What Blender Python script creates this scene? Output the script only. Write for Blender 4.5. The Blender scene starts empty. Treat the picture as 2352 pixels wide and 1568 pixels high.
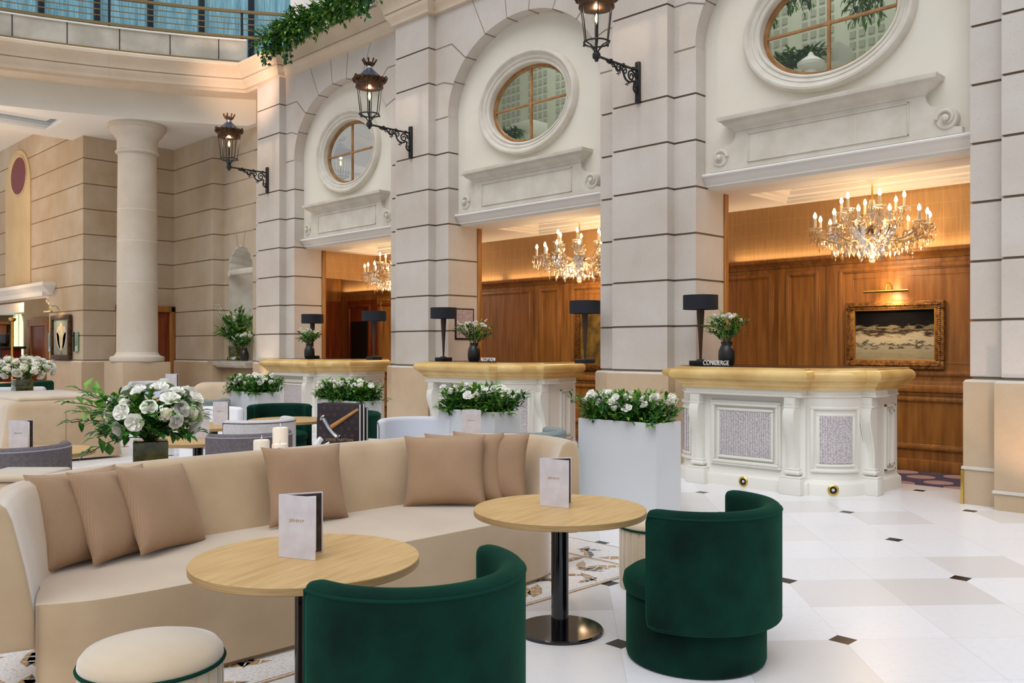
import bpy, bmesh, math, random
from mathutils import Vector, Matrix
random.seed(7)
R = math.radians
PI = math.pi
scn = bpy.context.scene
COL = scn.collection

# ------------------------------------------------------------------ mesh builder
def frame(d, up=(0, 0, 1)):
    z = Vector(d).normalized()
    u = Vector(up)
    if abs(z.dot(u)) > .98:
        u = Vector((1, 0, 0))
    x = u.cross(z).normalized()
    return x, z.cross(x), z

class MB:
    def __init__(s):
        s.v = []; s.f = []; s.m = []
    def add(s, vs, fs, mi=0, M=None):
        o = len(s.v)
        s.v += [tuple(M @ Vector(p)) for p in vs] if M is not None else [tuple(p) for p in vs]
        s.f += [tuple(i + o for i in f) for f in fs]
        s.m += [mi] * len(fs)
        return s
    def quad(s, a, b, c, d, mi=0):
        return s.add([a, b, c, d], [(0, 1, 2, 3)], mi)
    def box(s, x0, x1, y0, y1, z0, z1, mi=0, M=None):
        vs = [(x, y, z) for z in (z0, z1) for y in (y0, y1) for x in (x0, x1)]
        return s.add(vs, [(0, 2, 3, 1), (4, 5, 7, 6), (0, 1, 5, 4), (2, 6, 7, 3), (0, 4, 6, 2), (1, 3, 7, 5)], mi, M)
    def rbox(s, x0, x1, y0, y1, z0, z1, r=.01, seg=2, mi=0, M=None):
        bm = bmesh.new()
        bmesh.ops.create_cube(bm, size=1)
        for v in bm.verts:
            v.co = Vector(((x0 + x1) / 2 + v.co.x * (x1 - x0), (y0 + y1) / 2 + v.co.y * (y1 - y0), (z0 + z1) / 2 + v.co.z * (z1 - z0)))
        bmesh.ops.bevel(bm, geom=list(bm.edges), offset=r, segments=seg, affect='EDGES', profile=.5)
        s.from_bm(bm, mi, M)
        return s
    def from_bm(s, bm, mi=0, M=None):
        bm.verts.index_update()
        s.add([v.co.copy() for v in bm.verts], [[v.index for v in f.verts] for f in bm.faces], mi, M)
        bm.free()
    def lathe(s, prof, seg=24, c=(0, 0, 0), mi=0, M=None, a0=0, a1=2 * PI, sx=1, sy=1):
        full = abs(a1 - a0 - 2 * PI) < 1e-6
        n = seg if full else seg + 1
        vs = []; fs = []
        for r, z in prof:
            for i in range(n):
                a = a0 + (a1 - a0) * i / seg
                vs.append((c[0] + sx * r * math.cos(a), c[1] + sy * r * math.sin(a), c[2] + z))
        for j in range(len(prof) - 1):
            for i in range(seg):
                k = (i + 1) % n
                fs.append((j * n + i, j * n + k, (j + 1) * n + k, (j + 1) * n + i))
        if full:
            if prof[0][0] > 1e-4: fs.append(tuple(range(n - 1, -1, -1)))
            if prof[-1][0] > 1e-4: fs.append(tuple((len(prof) - 1) * n + i for i in range(n)))
        return s.add(vs, fs, mi, M)
    def tube(s, pts, r, seg=8, mi=0, closed=False, M=None, rs=None):
        pts = [Vector(p) for p in pts]; n = len(pts)
        vs = []; fs = []; px = None
        for i, p in enumerate(pts):
            if closed: d = pts[(i + 1) % n] - pts[i - 1]
            else: d = pts[min(i + 1, n - 1)] - pts[max(i - 1, 0)]
            if d.length < 1e-9: d = Vector((0, 0, 1))
            d.normalize()
            if px is None: px = frame(d)[0]
            x = (px - d * px.dot(d))
            x = x.normalized() if x.length > 1e-6 else frame(d)[0]
            y = d.cross(x); px = x
            rr = rs[i] if rs else r
            for k in range(seg):
                a = 2 * PI * k / seg
                vs.append(p + (x * math.cos(a) + y * math.sin(a)) * rr)
        for i in range(n if closed else n - 1):
            j = (i + 1) % n
            for k in range(seg):
                l = (k + 1) % seg
                fs.append((i * seg + k, i * seg + l, j * seg + l, j * seg + k))
        if not closed:
            fs.append(tuple(range(seg - 1, -1, -1))); fs.append(tuple((n - 1) * seg + k for k in range(seg)))
        return s.add(vs, fs, mi, M)
    def sweep(s, path, prof, closed=False, mi=0, ms=None, cap=False):
        """profile of (outward offset, z) along a plan path; outward is the right-hand side of travel"""
        P = [Vector((p[0], p[1])) for p in path]; n = len(P)
        nor = []
        for i in range(n):
            def nn(a, b):
                d = b - a
                d = d.normalized() if d.length > 1e-9 else Vector((1, 0))
                return Vector((d.y, -d.x))
            if closed: a = nn(P[i - 1], P[i]); b = nn(P[i], P[(i + 1) % n])
            else:
                a = nn(P[max(i - 1, 0)], P[max(i, 1)]); b = nn(P[min(i, n - 2)], P[min(i + 1, n - 1)])
            m = a + b
            m = m.normalized() if m.length > 1e-6 else a
            nor.append(m / max(.25, m.dot(a)))
        k = len(prof)
        vs = [(P[i].x + nor[i].x * o, P[i].y + nor[i].y * o, z) for i in range(n) for o, z in prof]
        for i in range(n if closed else n - 1):
            j = (i + 1) % n
        fs = []; mm = []
        for i in range(n if closed else n - 1):
            j = (i + 1) % n
            for q in range(k - 1):
                fs.append((i * k + q, j * k + q, j * k + q + 1, i * k + q + 1)); mm.append(ms[q] if ms else mi)
        o = len(s.v)
        s.v += vs; s.f += [tuple(x + o for x in f) for f in fs]; s.m += mm
        if cap:
            s.f.append(tuple(o + q for q in range(k))); s.f.append(tuple(o + (n - 1) * k + q for q in range(k - 1, -1, -1))); s.m += [mi, mi]
        return s
    def prism(s, poly, z0, z1, mi=0, M=None, caps=(1, 1)):
        n = len(poly)
        vs = [(p[0], p[1], z0) for p in poly] + [(p[0], p[1], z1) for p in poly]
        fs = [(i, (i + 1) % n, n + (i + 1) % n, n + i) for i in range(n)]
        if caps[0]: fs.append(tuple(range(n - 1, -1, -1)))
        if caps[1]: fs.append(tuple(range(n, 2 * n)))
        return s.add(vs, fs, mi, M)
    def build(s, name, mats, parent=None, loc=None, angle=40, fix=True):
        me = bpy.data.meshes.new(name)
        me.from_pydata(s.v, [], s.f)
        mats = mats if isinstance(mats, (list, tuple)) else [mats]
        for m in mats: me.materials.append(m)
        me.polygons.foreach_set('material_index', s.m)
        if fix:
            bm = bmesh.new(); bm.from_mesh(me)
            bmesh.ops.recalc_face_normals(bm, faces=bm.faces)
            bm.to_mesh(me); bm.free()
        if angle:
            me.polygons.foreach_set('use_smooth', [True] * len(me.polygons))
            me.set_sharp_from_angle(angle=R(angle))
        me.update()
        o = bpy.data.objects.new(name, me); COL.objects.link(o)
        if parent: o.parent = parent
        if loc: o.location = loc
        return o

XZ = Matrix(((1, 0, 0, 0), (0, 0, 1, 0), (0, 1, 0, 0), (0, 0, 0, 1)))   # (x, y, z) -> (x, z, y): prism along Y

def tag(o, label=None, cat=None, group=None, kind=None):
    if label: o['label'] = label
    if cat: o['category'] = cat
    if group: o['group'] = group
    if kind: o['kind'] = kind
    return o
def struct(mb, name, mats, label, cat='wall', angle=40):
    return tag(mb.build(name, mats, angle=angle), label, cat, kind='structure')
def thing(name, label, cat, loc=(0, 0, 0), rz=0, group=None, sc=1):
    o = bpy.data.objects.new(name, None); COL.objects.link(o)
    o.empty_display_size = .1
    o.location = loc; o.rotation_euler = (0, 0, rz); o.scale = (sc, sc, sc)
    return tag(o, label, cat, group)
def copy_tree(o, parent):
    for ch in list(o.children):
        c = ch.copy(); COL.objects.link(c); c.parent = parent
        copy_tree(ch, c)
def dup(root, loc, rz, label, group=None, sc=1):
    r = root.copy(); COL.objects.link(r)
    r.location = loc; r.rotation_euler = (0, 0, rz); r.scale = (sc, sc, sc)
    r['label'] = label
    if group: r['group'] = group
    copy_tree(root, r)
    return r
def inst(src, name, parent, M):
    c = src.copy(); c.name = name; COL.objects.link(c); c.parent = parent; c.matrix_local = M
    return c
def text_mesh(txt, size, depth, mat, name, parent=None, bold=0):
    cu = bpy.data.curves.new('lettering', 'FONT'); cu.body = txt; cu.size = size; cu.extrude = depth
    cu.align_x = 'CENTER'; cu.offset = bold
    ob = bpy.data.objects.new('lettering', cu); COL.objects.link(ob)
    dg = bpy.context.evaluated_depsgraph_get()
    me = bpy.data.meshes.new_from_object(ob.evaluated_get(dg))
    bpy.data.objects.remove(ob)
    me.materials.clear(); me.materials.append(mat)
    o = bpy.data.objects.new(name, me); COL.objects.link(o)
    if parent: o.parent = parent
    return o
def catmull(P, n=6, closed=False):
    out = []; m = len(P)
    for i in range(m if closed else m - 1):
        if closed: p0, p1, p2, p3 = P[i - 1], P[i], P[(i + 1) % m], P[(i + 2) % m]
        else: p0, p1, p2, p3 = P[max(i - 1, 0)], P[i], P[i + 1], P[min(i + 2, m - 1)]
        for k in range(n):
            t = k / n
            out.append(tuple(.5 * (2 * b + (c - a) * t + (2 * a - 5 * b + 4 * c - d) * t * t + (3 * b - a - 3 * c + d) * t ** 3) for a, b, c, d in zip(p0, p1, p2, p3)))
    if not closed: out.append(tuple(P[-1]))
    return out
def arc(cx, cy, r, a0, a1, n):
    return [(cx + r * math.cos(R(a0 + (a1 - a0) * i / n)), cy + r * math.sin(R(a0 + (a1 - a0) * i / n))) for i in range(n + 1)]

# ------------------------------------------------------------------ materials
def s2l(c): return c / 12.92 if c <= .04045 else ((c + .055) / 1.055) ** 2.4
def rgb(r, g, b): return (s2l(r / 255), s2l(g / 255), s2l(b / 255), 1)
def new_mat(name):
    m = bpy.data.materials.new(name); m.use_nodes = True
    nt = m.node_tree
    return m, nt, nt.nodes['Principled BSDF'], nt.nodes, nt.links
def mat(name, c, rough=.6, c2=None, scale=3, metal=0, spec=.4, sheen=0, bump=0, bscale=60, stretch=None, emit=None, detail=4, coat=0, contrast=(.35, .65), coords='Object', sheen_c=None):
    m, nt, b, N, L = new_mat(name)
    b.inputs['Base Color'].default_value = c
    b.inputs['Roughness'].default_value = rough
    b.inputs['Metallic'].default_value = metal
    b.inputs['Specular IOR Level'].default_value = spec
    if sheen:
        b.inputs['Sheen Weight'].default_value = sheen
        b.inputs['Sheen Roughness'].default_value = .5
        if sheen_c: b.inputs['Sheen Tint'].default_value = sheen_c
    if coat: b.inputs['Coat Weight'].default_value = coat
    if emit:
        b.inputs['Emission Color'].default_value = emit[0]; b.inputs['Emission Strength'].default_value = emit[1]
    if c2 or bump:
        tc = N.new('ShaderNodeTexCoord'); mp = N.new('ShaderNodeMapping')
        if coords == 'World':
            g = N.new('ShaderNodeNewGeometry'); L.new(g.outputs['Position'], mp.inputs['Vector'])
        else: L.new(tc.outputs[coords], mp.inputs['Vector'])
        if stretch: mp.inputs['Scale'].default_value = stretch
    if c2:
        nz = N.new('ShaderNodeTexNoise'); nz.inputs['Scale'].default_value = scale; nz.inputs['Detail'].default_value = detail
        L.new(mp.outputs[0], nz.inputs['Vector'])
        mr = N.new('ShaderNodeMapRange'); mr.inputs[1].default_value = contrast[0]; mr.inputs[2].default_value = contrast[1]
        L.new(nz.outputs[0], mr.inputs[0])
        mx = N.new('ShaderNodeMix'); mx.data_type = 'RGBA'
        mx.inputs[6].default_value = c; mx.inputs[7].default_value = c2
        L.new(mr.outputs[0], mx.inputs[0]); L.new(mx.outputs[2], b.inputs['Base Color'])
    if bump:
        n2 = N.new('ShaderNodeTexNoise'); n2.inputs['Scale'].default_value = bscale; n2.inputs['Detail'].default_value = 3
        L.new(mp.outputs[0], n2.inputs['Vector'])
        bp = N.new('ShaderNodeBump'); bp.inputs['Strength'].default_value = bump; bp.inputs['Distance'].default_value = .01
        L.new(n2.outputs[0], bp.inputs['Height']); L.new(bp.outputs[0], b.inputs['Normal'])
    return m
def math_node(N, L, op, a, b=None, c=None):
    n = N.new('ShaderNodeMath'); n.operation = op
    for i, x in enumerate((a, b, c)):
        if x is None: continue
        if isinstance(x, (int, float)): n.inputs[i].default_value = x
        else: L.new(x, n.inputs[i])
    return n.outputs[0]
def mixc(N, L, f, a, b):
    mx = N.new('ShaderNodeMix'); mx.data_type = 'RGBA'
    for i, x in ((0, f), (6, a), (7, b)):
        if isinstance(x, (int, float, tuple)): mx.inputs[i].default_value = x
        else: L.new(x, mx.inputs[i])
    return mx.outputs[2]

def stone_mat(name, base, dark, warm, blocks=None, rough=.75):
    """limestone: cloudy tint, fine pores, and (for coursed walls) one slightly different tint per block"""
    m, nt, b, N, L = new_mat(name)
    b.inputs['Roughness'].default_value = rough; b.inputs['Specular IOR Level'].default_value = .25
    g = N.new('ShaderNodeNewGeometry'); sp = N.new('ShaderNodeSeparateXYZ'); L.new(g.outputs['Position'], sp.inputs[0])
    n1 = N.new('ShaderNodeTexNoise'); n1.inputs['Scale'].default_value = .9; n1.inputs['Detail'].default_value = 5; n1.inputs['Roughness'].default_value = .6
    L.new(g.outputs['Position'], n1.inputs['Vector'])
    f1 = N.new('ShaderNodeMapRange'); f1.inputs[1].default_value = .35; f1.inputs[2].default_value = .68; L.new(n1.outputs[0], f1.inputs[0])
    col = mixc(N, L, f1.outputs[0], base, warm)
    vo = N.new('ShaderNodeTexNoise'); vo.inputs['Scale'].default_value = 55; vo.inputs['Detail'].default_value = 4; vo.inputs['Roughness'].default_value = .7
    L.new(g.outputs['Position'], vo.inputs['Vector'])
    f2 = N.new('ShaderNodeMapRange'); f2.inputs[1].default_value = .58; f2.inputs[2].default_value = .76; f2.inputs[4].default_value = .55; L.new(vo.outputs[0], f2.inputs[0])
    col = mixc(N, L, f2.outputs[0], col, dark)
    if blocks:
        u = math_node(N, L, 'ADD', sp.outputs[0], sp.outputs[1])
        row = math_node(N, L, 'FLOOR', math_node(N, L, 'DIVIDE', math_node(N, L, 'SUBTRACT', sp.outputs[2], 1.195), .5615))
        u2 = math_node(N, L, 'ADD', math_node(N, L, 'DIVIDE', u, blocks), math_node(N, L, 'MULTIPLY', row, .5))
        cb = N.new('ShaderNodeCombineXYZ'); L.new(math_node(N, L, 'FLOOR', u2), cb.inputs[0]); L.new(row, cb.inputs[1])
        wn = N.new('ShaderNodeTexWhiteNoise'); wn.noise_dimensions = '2D'; L.new(cb.outputs[0], wn.inputs['Vector'])
        col = mixc(N, L, math_node(N, L, 'MULTIPLY', wn.outputs[0], .5), col, warm)
        fr = math_node(N, L, 'FRACT', u2)
        ed = math_node(N, L, 'LESS_THAN', math_node(N, L, 'MINIMUM', fr, math_node(N, L, 'SUBTRACT', 1, fr)), .006)
        col = mixc(N, L, math_node(N, L, 'MULTIPLY', ed, .45), col, dark)
    L.new(col, b.inputs['Base Color'])
    bp = N.new('ShaderNodeBump'); bp.inputs['Strength'].default_value = .12; bp.inputs['Distance'].default_value = .004
    L.new(vo.outputs[0], bp.inputs['Height']); L.new(bp.outputs[0], b.inputs['Normal'])
    return m

M = {}
M['stone'] = stone_mat('limestone', rgb(208, 201, 193), rgb(160, 148, 136), rgb(196, 184, 172))
M['stone_l'] = stone_mat('limestone_coursed', rgb(204, 192, 174), rgb(168, 146, 118), rgb(184, 163, 136), blocks=.66)
M['plinth'] = stone_mat('plinth_stone', rgb(196, 174, 146), rgb(150, 116, 88), rgb(182, 155, 124), rough=.35)
M['joint'] = mat('mortar_joint', rgb(136, 120, 102), .9)
M['joint_tan'] = mat('mortar_joint_tan', rgb(158, 132, 102), .9)
M['joint_pale'] = mat('mortar_joint_pale', rgb(222, 214, 203), .9)
M['cornice'] = stone_mat('cornice_stone', rgb(222, 206, 184), rgb(178, 152, 124), rgb(212, 190, 164))
M['plaster'] = mat('cream_plaster', rgb(228, 222, 208), .8, rgb(222, 215, 200), 1.2, coords='World')
M['plaster_o'] = mat('ochre_plaster', rgb(214, 192, 152), .8, rgb(204, 180, 140), 1.2, coords='World')
M['white'] = mat('white_paint', rgb(236, 232, 226), .6)
M['molding'] = mat('carved_stone', rgb(216, 210, 198), .7, rgb(204, 196, 182), 4, bump=.05)
M['desk'] = mat('desk_paint', rgb(228, 225, 216), .42, spec=.5)
M['goldstone'] = mat('honey_marble', rgb(230, 198, 132), .28, rgb(200, 158, 88), 2.2, spec=.6, coords='World', detail=6)
M['darkwood'] = mat('dark_inset', rgb(58, 40, 34), .25)
M['brass'] = mat('brass', rgb(214, 180, 90), .25, metal=1)
M['bronze'] = mat('aged_bronze', rgb(98, 66, 36), .5, rgb(58, 40, 26), 14, metal=.5)
M['steel'] = mat('steel', rgb(190, 190, 192), .25, metal=1)
M['iron'] = mat('black_iron', rgb(20, 20, 23), .42, spec=.5)
M['hood'] = mat('blue_black_hood', rgb(52, 62, 84), .35, spec=.6)
M['oak'] = mat('light_oak', rgb(204, 170, 116), .45, rgb(184, 147, 94), 3, stretch=(14, 1.2, 6), detail=6, contrast=(.3, .7))
M['oak_edge'] = mat('oak_edge', rgb(178, 146, 100), .5, rgb(158, 126, 82), 6, stretch=(1, 1, 26))
M['panel'] = mat('oak_panelling', rgb(172, 116, 54), .38, rgb(138, 88, 36), 2, stretch=(9, 9, .7), detail=6, spec=.5, coords='World')
M['panel_red'] = mat('red_panelling', rgb(140, 66, 26), .38, rgb(108, 46, 18), 2, stretch=(9, 9, .7), detail=6, spec=.5, coords='World')
M['sofa'] = mat('beige_velvet', rgb(196, 170, 136), .9, rgb(180, 152, 117), 2.2, sheen=1, bump=.06, bscale=240, detail=5)
M['cushion'] = None
M['pouf'] = mat('cream_velvet', rgb(204, 184, 156), .9, rgb(190, 168, 139), 3, sheen=.9, bump=.05, bscale=200)
M['green'] = mat('emerald_velvet', rgb(3, 50, 38), .85, rgb(1, 24, 19), 3.2, sheen=.3, sheen_c=rgb(20, 130, 96), spec=.15, bump=.04, bscale=160)
M['green_pipe'] = mat('emerald_piping', rgb(3, 48, 37), .85, sheen=.2, sheen_c=rgb(20, 130, 96), spec=.15)
M['grey'] = mat('grey_wool', rgb(112, 104, 107), .95, rgb(97, 90, 94), 40, bump=.12, bscale=300)
M['greypipe'] = mat('grey_piping', rgb(150, 146, 158), .9, sheen=.3)
M['greylight'] = mat('pale_grey_wool', rgb(208, 205, 206), .95, rgb(196, 192, 192), 40, bump=.1, bscale=300)
M['bluegrey'] = mat('pale_blue_velvet', rgb(205, 207, 216), .9, sheen=.3)
M['sage'] = mat('sage_tweed', rgb(148, 154, 152), .95, rgb(122, 130, 128), 60, bump=.2, bscale=300)
M['whitefab'] = mat('white_fabric', rgb(232, 231, 233), .9, sheen=.2)
M['blackgloss'] = mat('black_gloss', rgb(14, 14, 18), .08, spec=.6)
M['lampshade'] = mat('black_shade', rgb(30, 32, 40), .8)
M['gold_in'] = mat('gold_lining', rgb(230, 190, 110), .4, metal=.6)
M['ebony'] = mat('fluted_ebony', rgb(66, 46, 34), .3)
M['planter'] = mat('planter_lacquer', rgb(212, 214, 216), .45, rgb(205, 207, 210), 1)
M['soil'] = mat('soil', rgb(40, 30, 22), .95)
M['leaf'] = mat('leaf_green', rgb(74, 136, 46), .45, rgb(36, 92, 28), 9, coords='World', spec=.4)
M['leaf_d'] = mat('leaf_dark', rgb(40, 96, 44), .4, rgb(20, 60, 30), 9, coords='World', spec=.4)
M['leaf_y'] = mat('leaf_bright', rgb(128, 172, 62), .5, rgb(78, 134, 44), 9, coords='World')
M['petal'] = mat('white_petal', rgb(246, 245, 240), .7, rgb(236, 235, 222), 18, coords='World')
M['petal_c'] = mat('cream_petal', rgb(238, 234, 208), .7, rgb(214, 214, 160), 25, coords='World')
M['stem'] = mat('stem', rgb(70, 84, 40), .6)
M['moss'] = mat('leaf_filled_glass', rgb(92, 92, 40), .12, rgb(34, 38, 18), 16, spec=.7, coat=.5, detail=6)
M['vasedark'] = mat('dark_glazed_vase', rgb(34, 36, 32), .3, rgb(18, 18, 17), 6, spec=.5)
M['paper'] = mat('menu_card', rgb(212, 207, 212), .6, rgb(200, 194, 200), 14)
M['page'] = mat('white_page', rgb(240, 240, 242), .6)
M['photo'] = mat('printed_page', rgb(70, 50, 48), .4, rgb(30, 22, 24), 22)
M['goldtext'] = mat('gold_print', rgb(176, 146, 96), .4)
M['wax'] = mat('candle_wax', rgb(244, 230, 212), .55, emit=(rgb(255, 214, 160), .05))
M['wick'] = mat('wick', rgb(214, 214, 218), .7)
M['carpet'] = None
M['navy'] = mat('monogram_canvas', rgb(44, 36, 44), .4)
M['mono'] = mat('monogram_print', rgb(96, 60, 44), .5)
M['hammerwood'] = mat('hammer_handle', rgb(196, 144, 88), .5, rgb(172, 118, 66), 20)
M['black'] = mat('black', rgb(16, 15, 17), .5)
M['redwood'] = mat('red_lacquer', rgb(112, 22, 20), .35)
M['letters'] = mat('white_letters', rgb(240, 240, 240), .5)
M['concrete'] = mat('grey_board', rgb(198, 192, 180), .8, rgb(168, 162, 150), 2.2, coords='World')
M['curtain'] = mat('pale_blue_curtain', rgb(170, 206, 220), .9, rgb(92, 148, 176), 5, stretch=(7, 7, .5), emit=(rgb(110, 180, 210), .16))  # faint emission imitates light on the curtain; darker streaks deepen its folds
M['darkframe'] = mat('dark_frame', rgb(28, 34, 42), .4)
M['railbrown'] = mat('bronze_rail', rgb(128, 108, 66), .4)
M['daylight'] = mat('garden_view', rgb(150, 180, 110), .9, rgb(235, 245, 225), 6, emit=(rgb(205, 230, 180), 1.2))
M['windowwood'] = mat('window_oak', rgb(176, 130, 84), .5, rgb(150, 106, 64), 8)
M['upper'] = mat('upper_room_paint', rgb(214, 216, 200), .8)
M['lattice'] = mat('lattice_hole_shade', rgb(178, 180, 166), .9)
M['uplight'] = mat('lens', rgb(200, 200, 200), .2)
M['bulb'] = mat('warm_bulb', rgb(255, 236, 200), .3, emit=(rgb(255, 214, 150), 9))
M['filament'] = mat('glowing_filament', rgb(255, 220, 150), .3, emit=(rgb(255, 190, 100), 14))
M['candle'] = mat('candle_sleeve', rgb(240, 226, 200), .6)
M['reflector'] = mat('lantern_reflector', rgb(232, 190, 150), .6, emit=(rgb(255, 190, 130), .35))

def thin_glass(name, tint, refl, rough=.02):
    m, nt, b, N, L = new_mat(name)
    N.remove(b); out = N['Material Output']
    tr = N.new('ShaderNodeBsdfTransparent'); tr.inputs[0].default_value = tint
    gl = N.new('ShaderNodeBsdfGlossy'); gl.inputs['Roughness'].default_value = rough
    mx = N.new('ShaderNodeMixShader')
    lw = N.new('ShaderNodeLayerWeight')
    ad = math_node(N, L, 'ADD', math_node(N, L, 'MULTIPLY', math_node(N, L, 'POWER', lw.outputs['Facing'], 4), .5), refl)
    L.new(ad, mx.inputs[0]); L.new(tr.outputs[0], mx.inputs[1]); L.new(gl.outputs[0], mx.inputs[2]); L.new(mx.outputs[0], out.inputs[0])
    return m
M['pane'] = thin_glass('window_pane', (.93, .96, .92, 1), .06)
M['pane_mirror'] = thin_glass('reflecting_pane', (.8, .82, .78, 1), .3)
M['lanternglass'] = thin_glass('lantern_glass', (.97, .97, .96, 1), .0)
M['crystal'] = thin_glass('crystal', (.97, .91, .8, 1), .45, .08)
M['mirror'] = mat('mirror_green_reflection', rgb(170, 196, 170), .05, metal=1)  # green tint stands in for the greenery it reflects

def weave_mat():
    m, nt, b, N, L = new_mat('woven_grille')
    g = N.new('ShaderNodeNewGeometry'); sp = N.new('ShaderNodeSeparateXYZ'); L.new(g.outputs['Position'], sp.inputs[0])
    n = N.new('ShaderNodeTexNoise'); n.inputs['Scale'].default_value = 90; n.inputs['Detail'].default_value = 2
    L.new(g.outputs['Position'], n.inputs['Vector'])
    u = math_node(N, L, 'ADD', sp.outputs[0], sp.outputs[1])
    st = math_node(N, L, 'SINE', math_node(N, L, 'MULTIPLY', u, 2 * PI / .021))
    f = math_node(N, L, 'ADD', math_node(N, L, 'MULTIPLY', n.outputs[0], 1.5), math_node(N, L, 'MULTIPLY', st, .22))
    mr = N.new('ShaderNodeMapRange'); mr.inputs[1].default_value = .45; mr.inputs[2].default_value = 1.05; L.new(f, mr.inputs[0])
    L.new(mixc(N, L, mr.outputs[0], rgb(138, 126, 132), rgb(226, 220, 220)), b.inputs['Base Color'])
    b.inputs['Roughness'].default_value = .85
    return m
M['grille'] = weave_mat()
def cushion_mat():
    m, nt, b, N, L = new_mat('taupe_basket_weave')
    tc = N.new('ShaderNodeTexCoord'); sp = N.new('ShaderNodeSeparateXYZ'); L.new(tc.outputs['Object'], sp.inputs[0])
    n = N.new('ShaderNodeTexNoise'); n.inputs['Scale'].default_value = 5; n.inputs['Detail'].default_value = 5; L.new(tc.outputs['Object'], n.inputs['Vector'])
    sy = math_node(N, L, 'SINE', math_node(N, L, 'MULTIPLY', math_node(N, L, 'ADD', sp.outputs[1], sp.outputs[2]), 2 * PI / .0085))
    sz = math_node(N, L, 'SINE', math_node(N, L, 'MULTIPLY', math_node(N, L, 'SUBTRACT', sp.outputs[2], math_node(N, L, 'MULTIPLY', sp.outputs[1], .25)), 2 * PI / .0075))
    w = math_node(N, L, 'MULTIPLY_ADD', math_node(N, L, 'MULTIPLY', sy, sz), .5, .5)
    c = mixc(N, L, n.outputs[0], rgb(188, 156, 124), rgb(162, 130, 102))
    L.new(mixc(N, L, math_node(N, L, 'MULTIPLY', w, .5), c, rgb(122, 94, 74)), b.inputs['Base Color'])
    bp = N.new('ShaderNodeBump'); bp.inputs['Strength'].default_value = .35; bp.inputs['Distance'].default_value = .003
    L.new(w, bp.inputs['Height']); L.new(bp.outputs[0], b.inputs['Normal'])
    b.inputs['Roughness'].default_value = .85; b.inputs['Specular IOR Level'].default_value = .2
    b.inputs['Sheen Weight'].default_value = .15
    return m
M['cushion'] = cushion_mat()

def paper_mat():
    m, nt, b, N, L = new_mat('gold_leaf_wallpaper')
    g = N.new('ShaderNodeNewGeometry')
    mp = N.new('ShaderNodeMapping'); mp.inputs['Scale'].default_value = (7, 7, .5); L.new(g.outputs['Position'], mp.inputs['Vector'])
    n = N.new('ShaderNodeTexNoise'); n.inputs['Scale'].default_value = 6; n.inputs['Detail'].default_value = 5; L.new(mp.outputs[0], n.inputs['Vector'])
    sp = N.new('ShaderNodeSeparateXYZ'); L.new(g.outputs['Position'], sp.inputs[0])
    u = math_node(N, L, 'DIVIDE', math_node(N, L, 'ADD', sp.outputs[0], sp.outputs[1]), .19)
    v = math_node(N, L, 'DIVIDE', sp.outputs[2], .19)
    def edge(x):
        fr = math_node(N, L, 'FRACT', x)
        return math_node(N, L, 'LESS_THAN', math_node(N, L, 'MINIMUM', fr, math_node(N, L, 'SUBTRACT', 1, fr)), .018)
    e = math_node(N, L, 'MAXIMUM', edge(u), edge(v))
    c = mixc(N, L, n.outputs[0], rgb(190, 152, 104), rgb(150, 112, 70))
    n3 = N.new('ShaderNodeTexNoise'); n3.inputs['Scale'].default_value = 3; L.new(g.outputs['Position'], n3.inputs['Vector'])
    c = mixc(N, L, math_node(N, L, 'MULTIPLY', math_node(N, L, 'MULTIPLY', e, n3.outputs[0]), .45), c, rgb(220, 190, 136))
    L.new(c, b.inputs['Base Color'])
    b.inputs['Roughness'].default_value = .42; b.inputs['Metallic'].default_value = .35
    return m
M['wallpaper'] = paper_mat()

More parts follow.
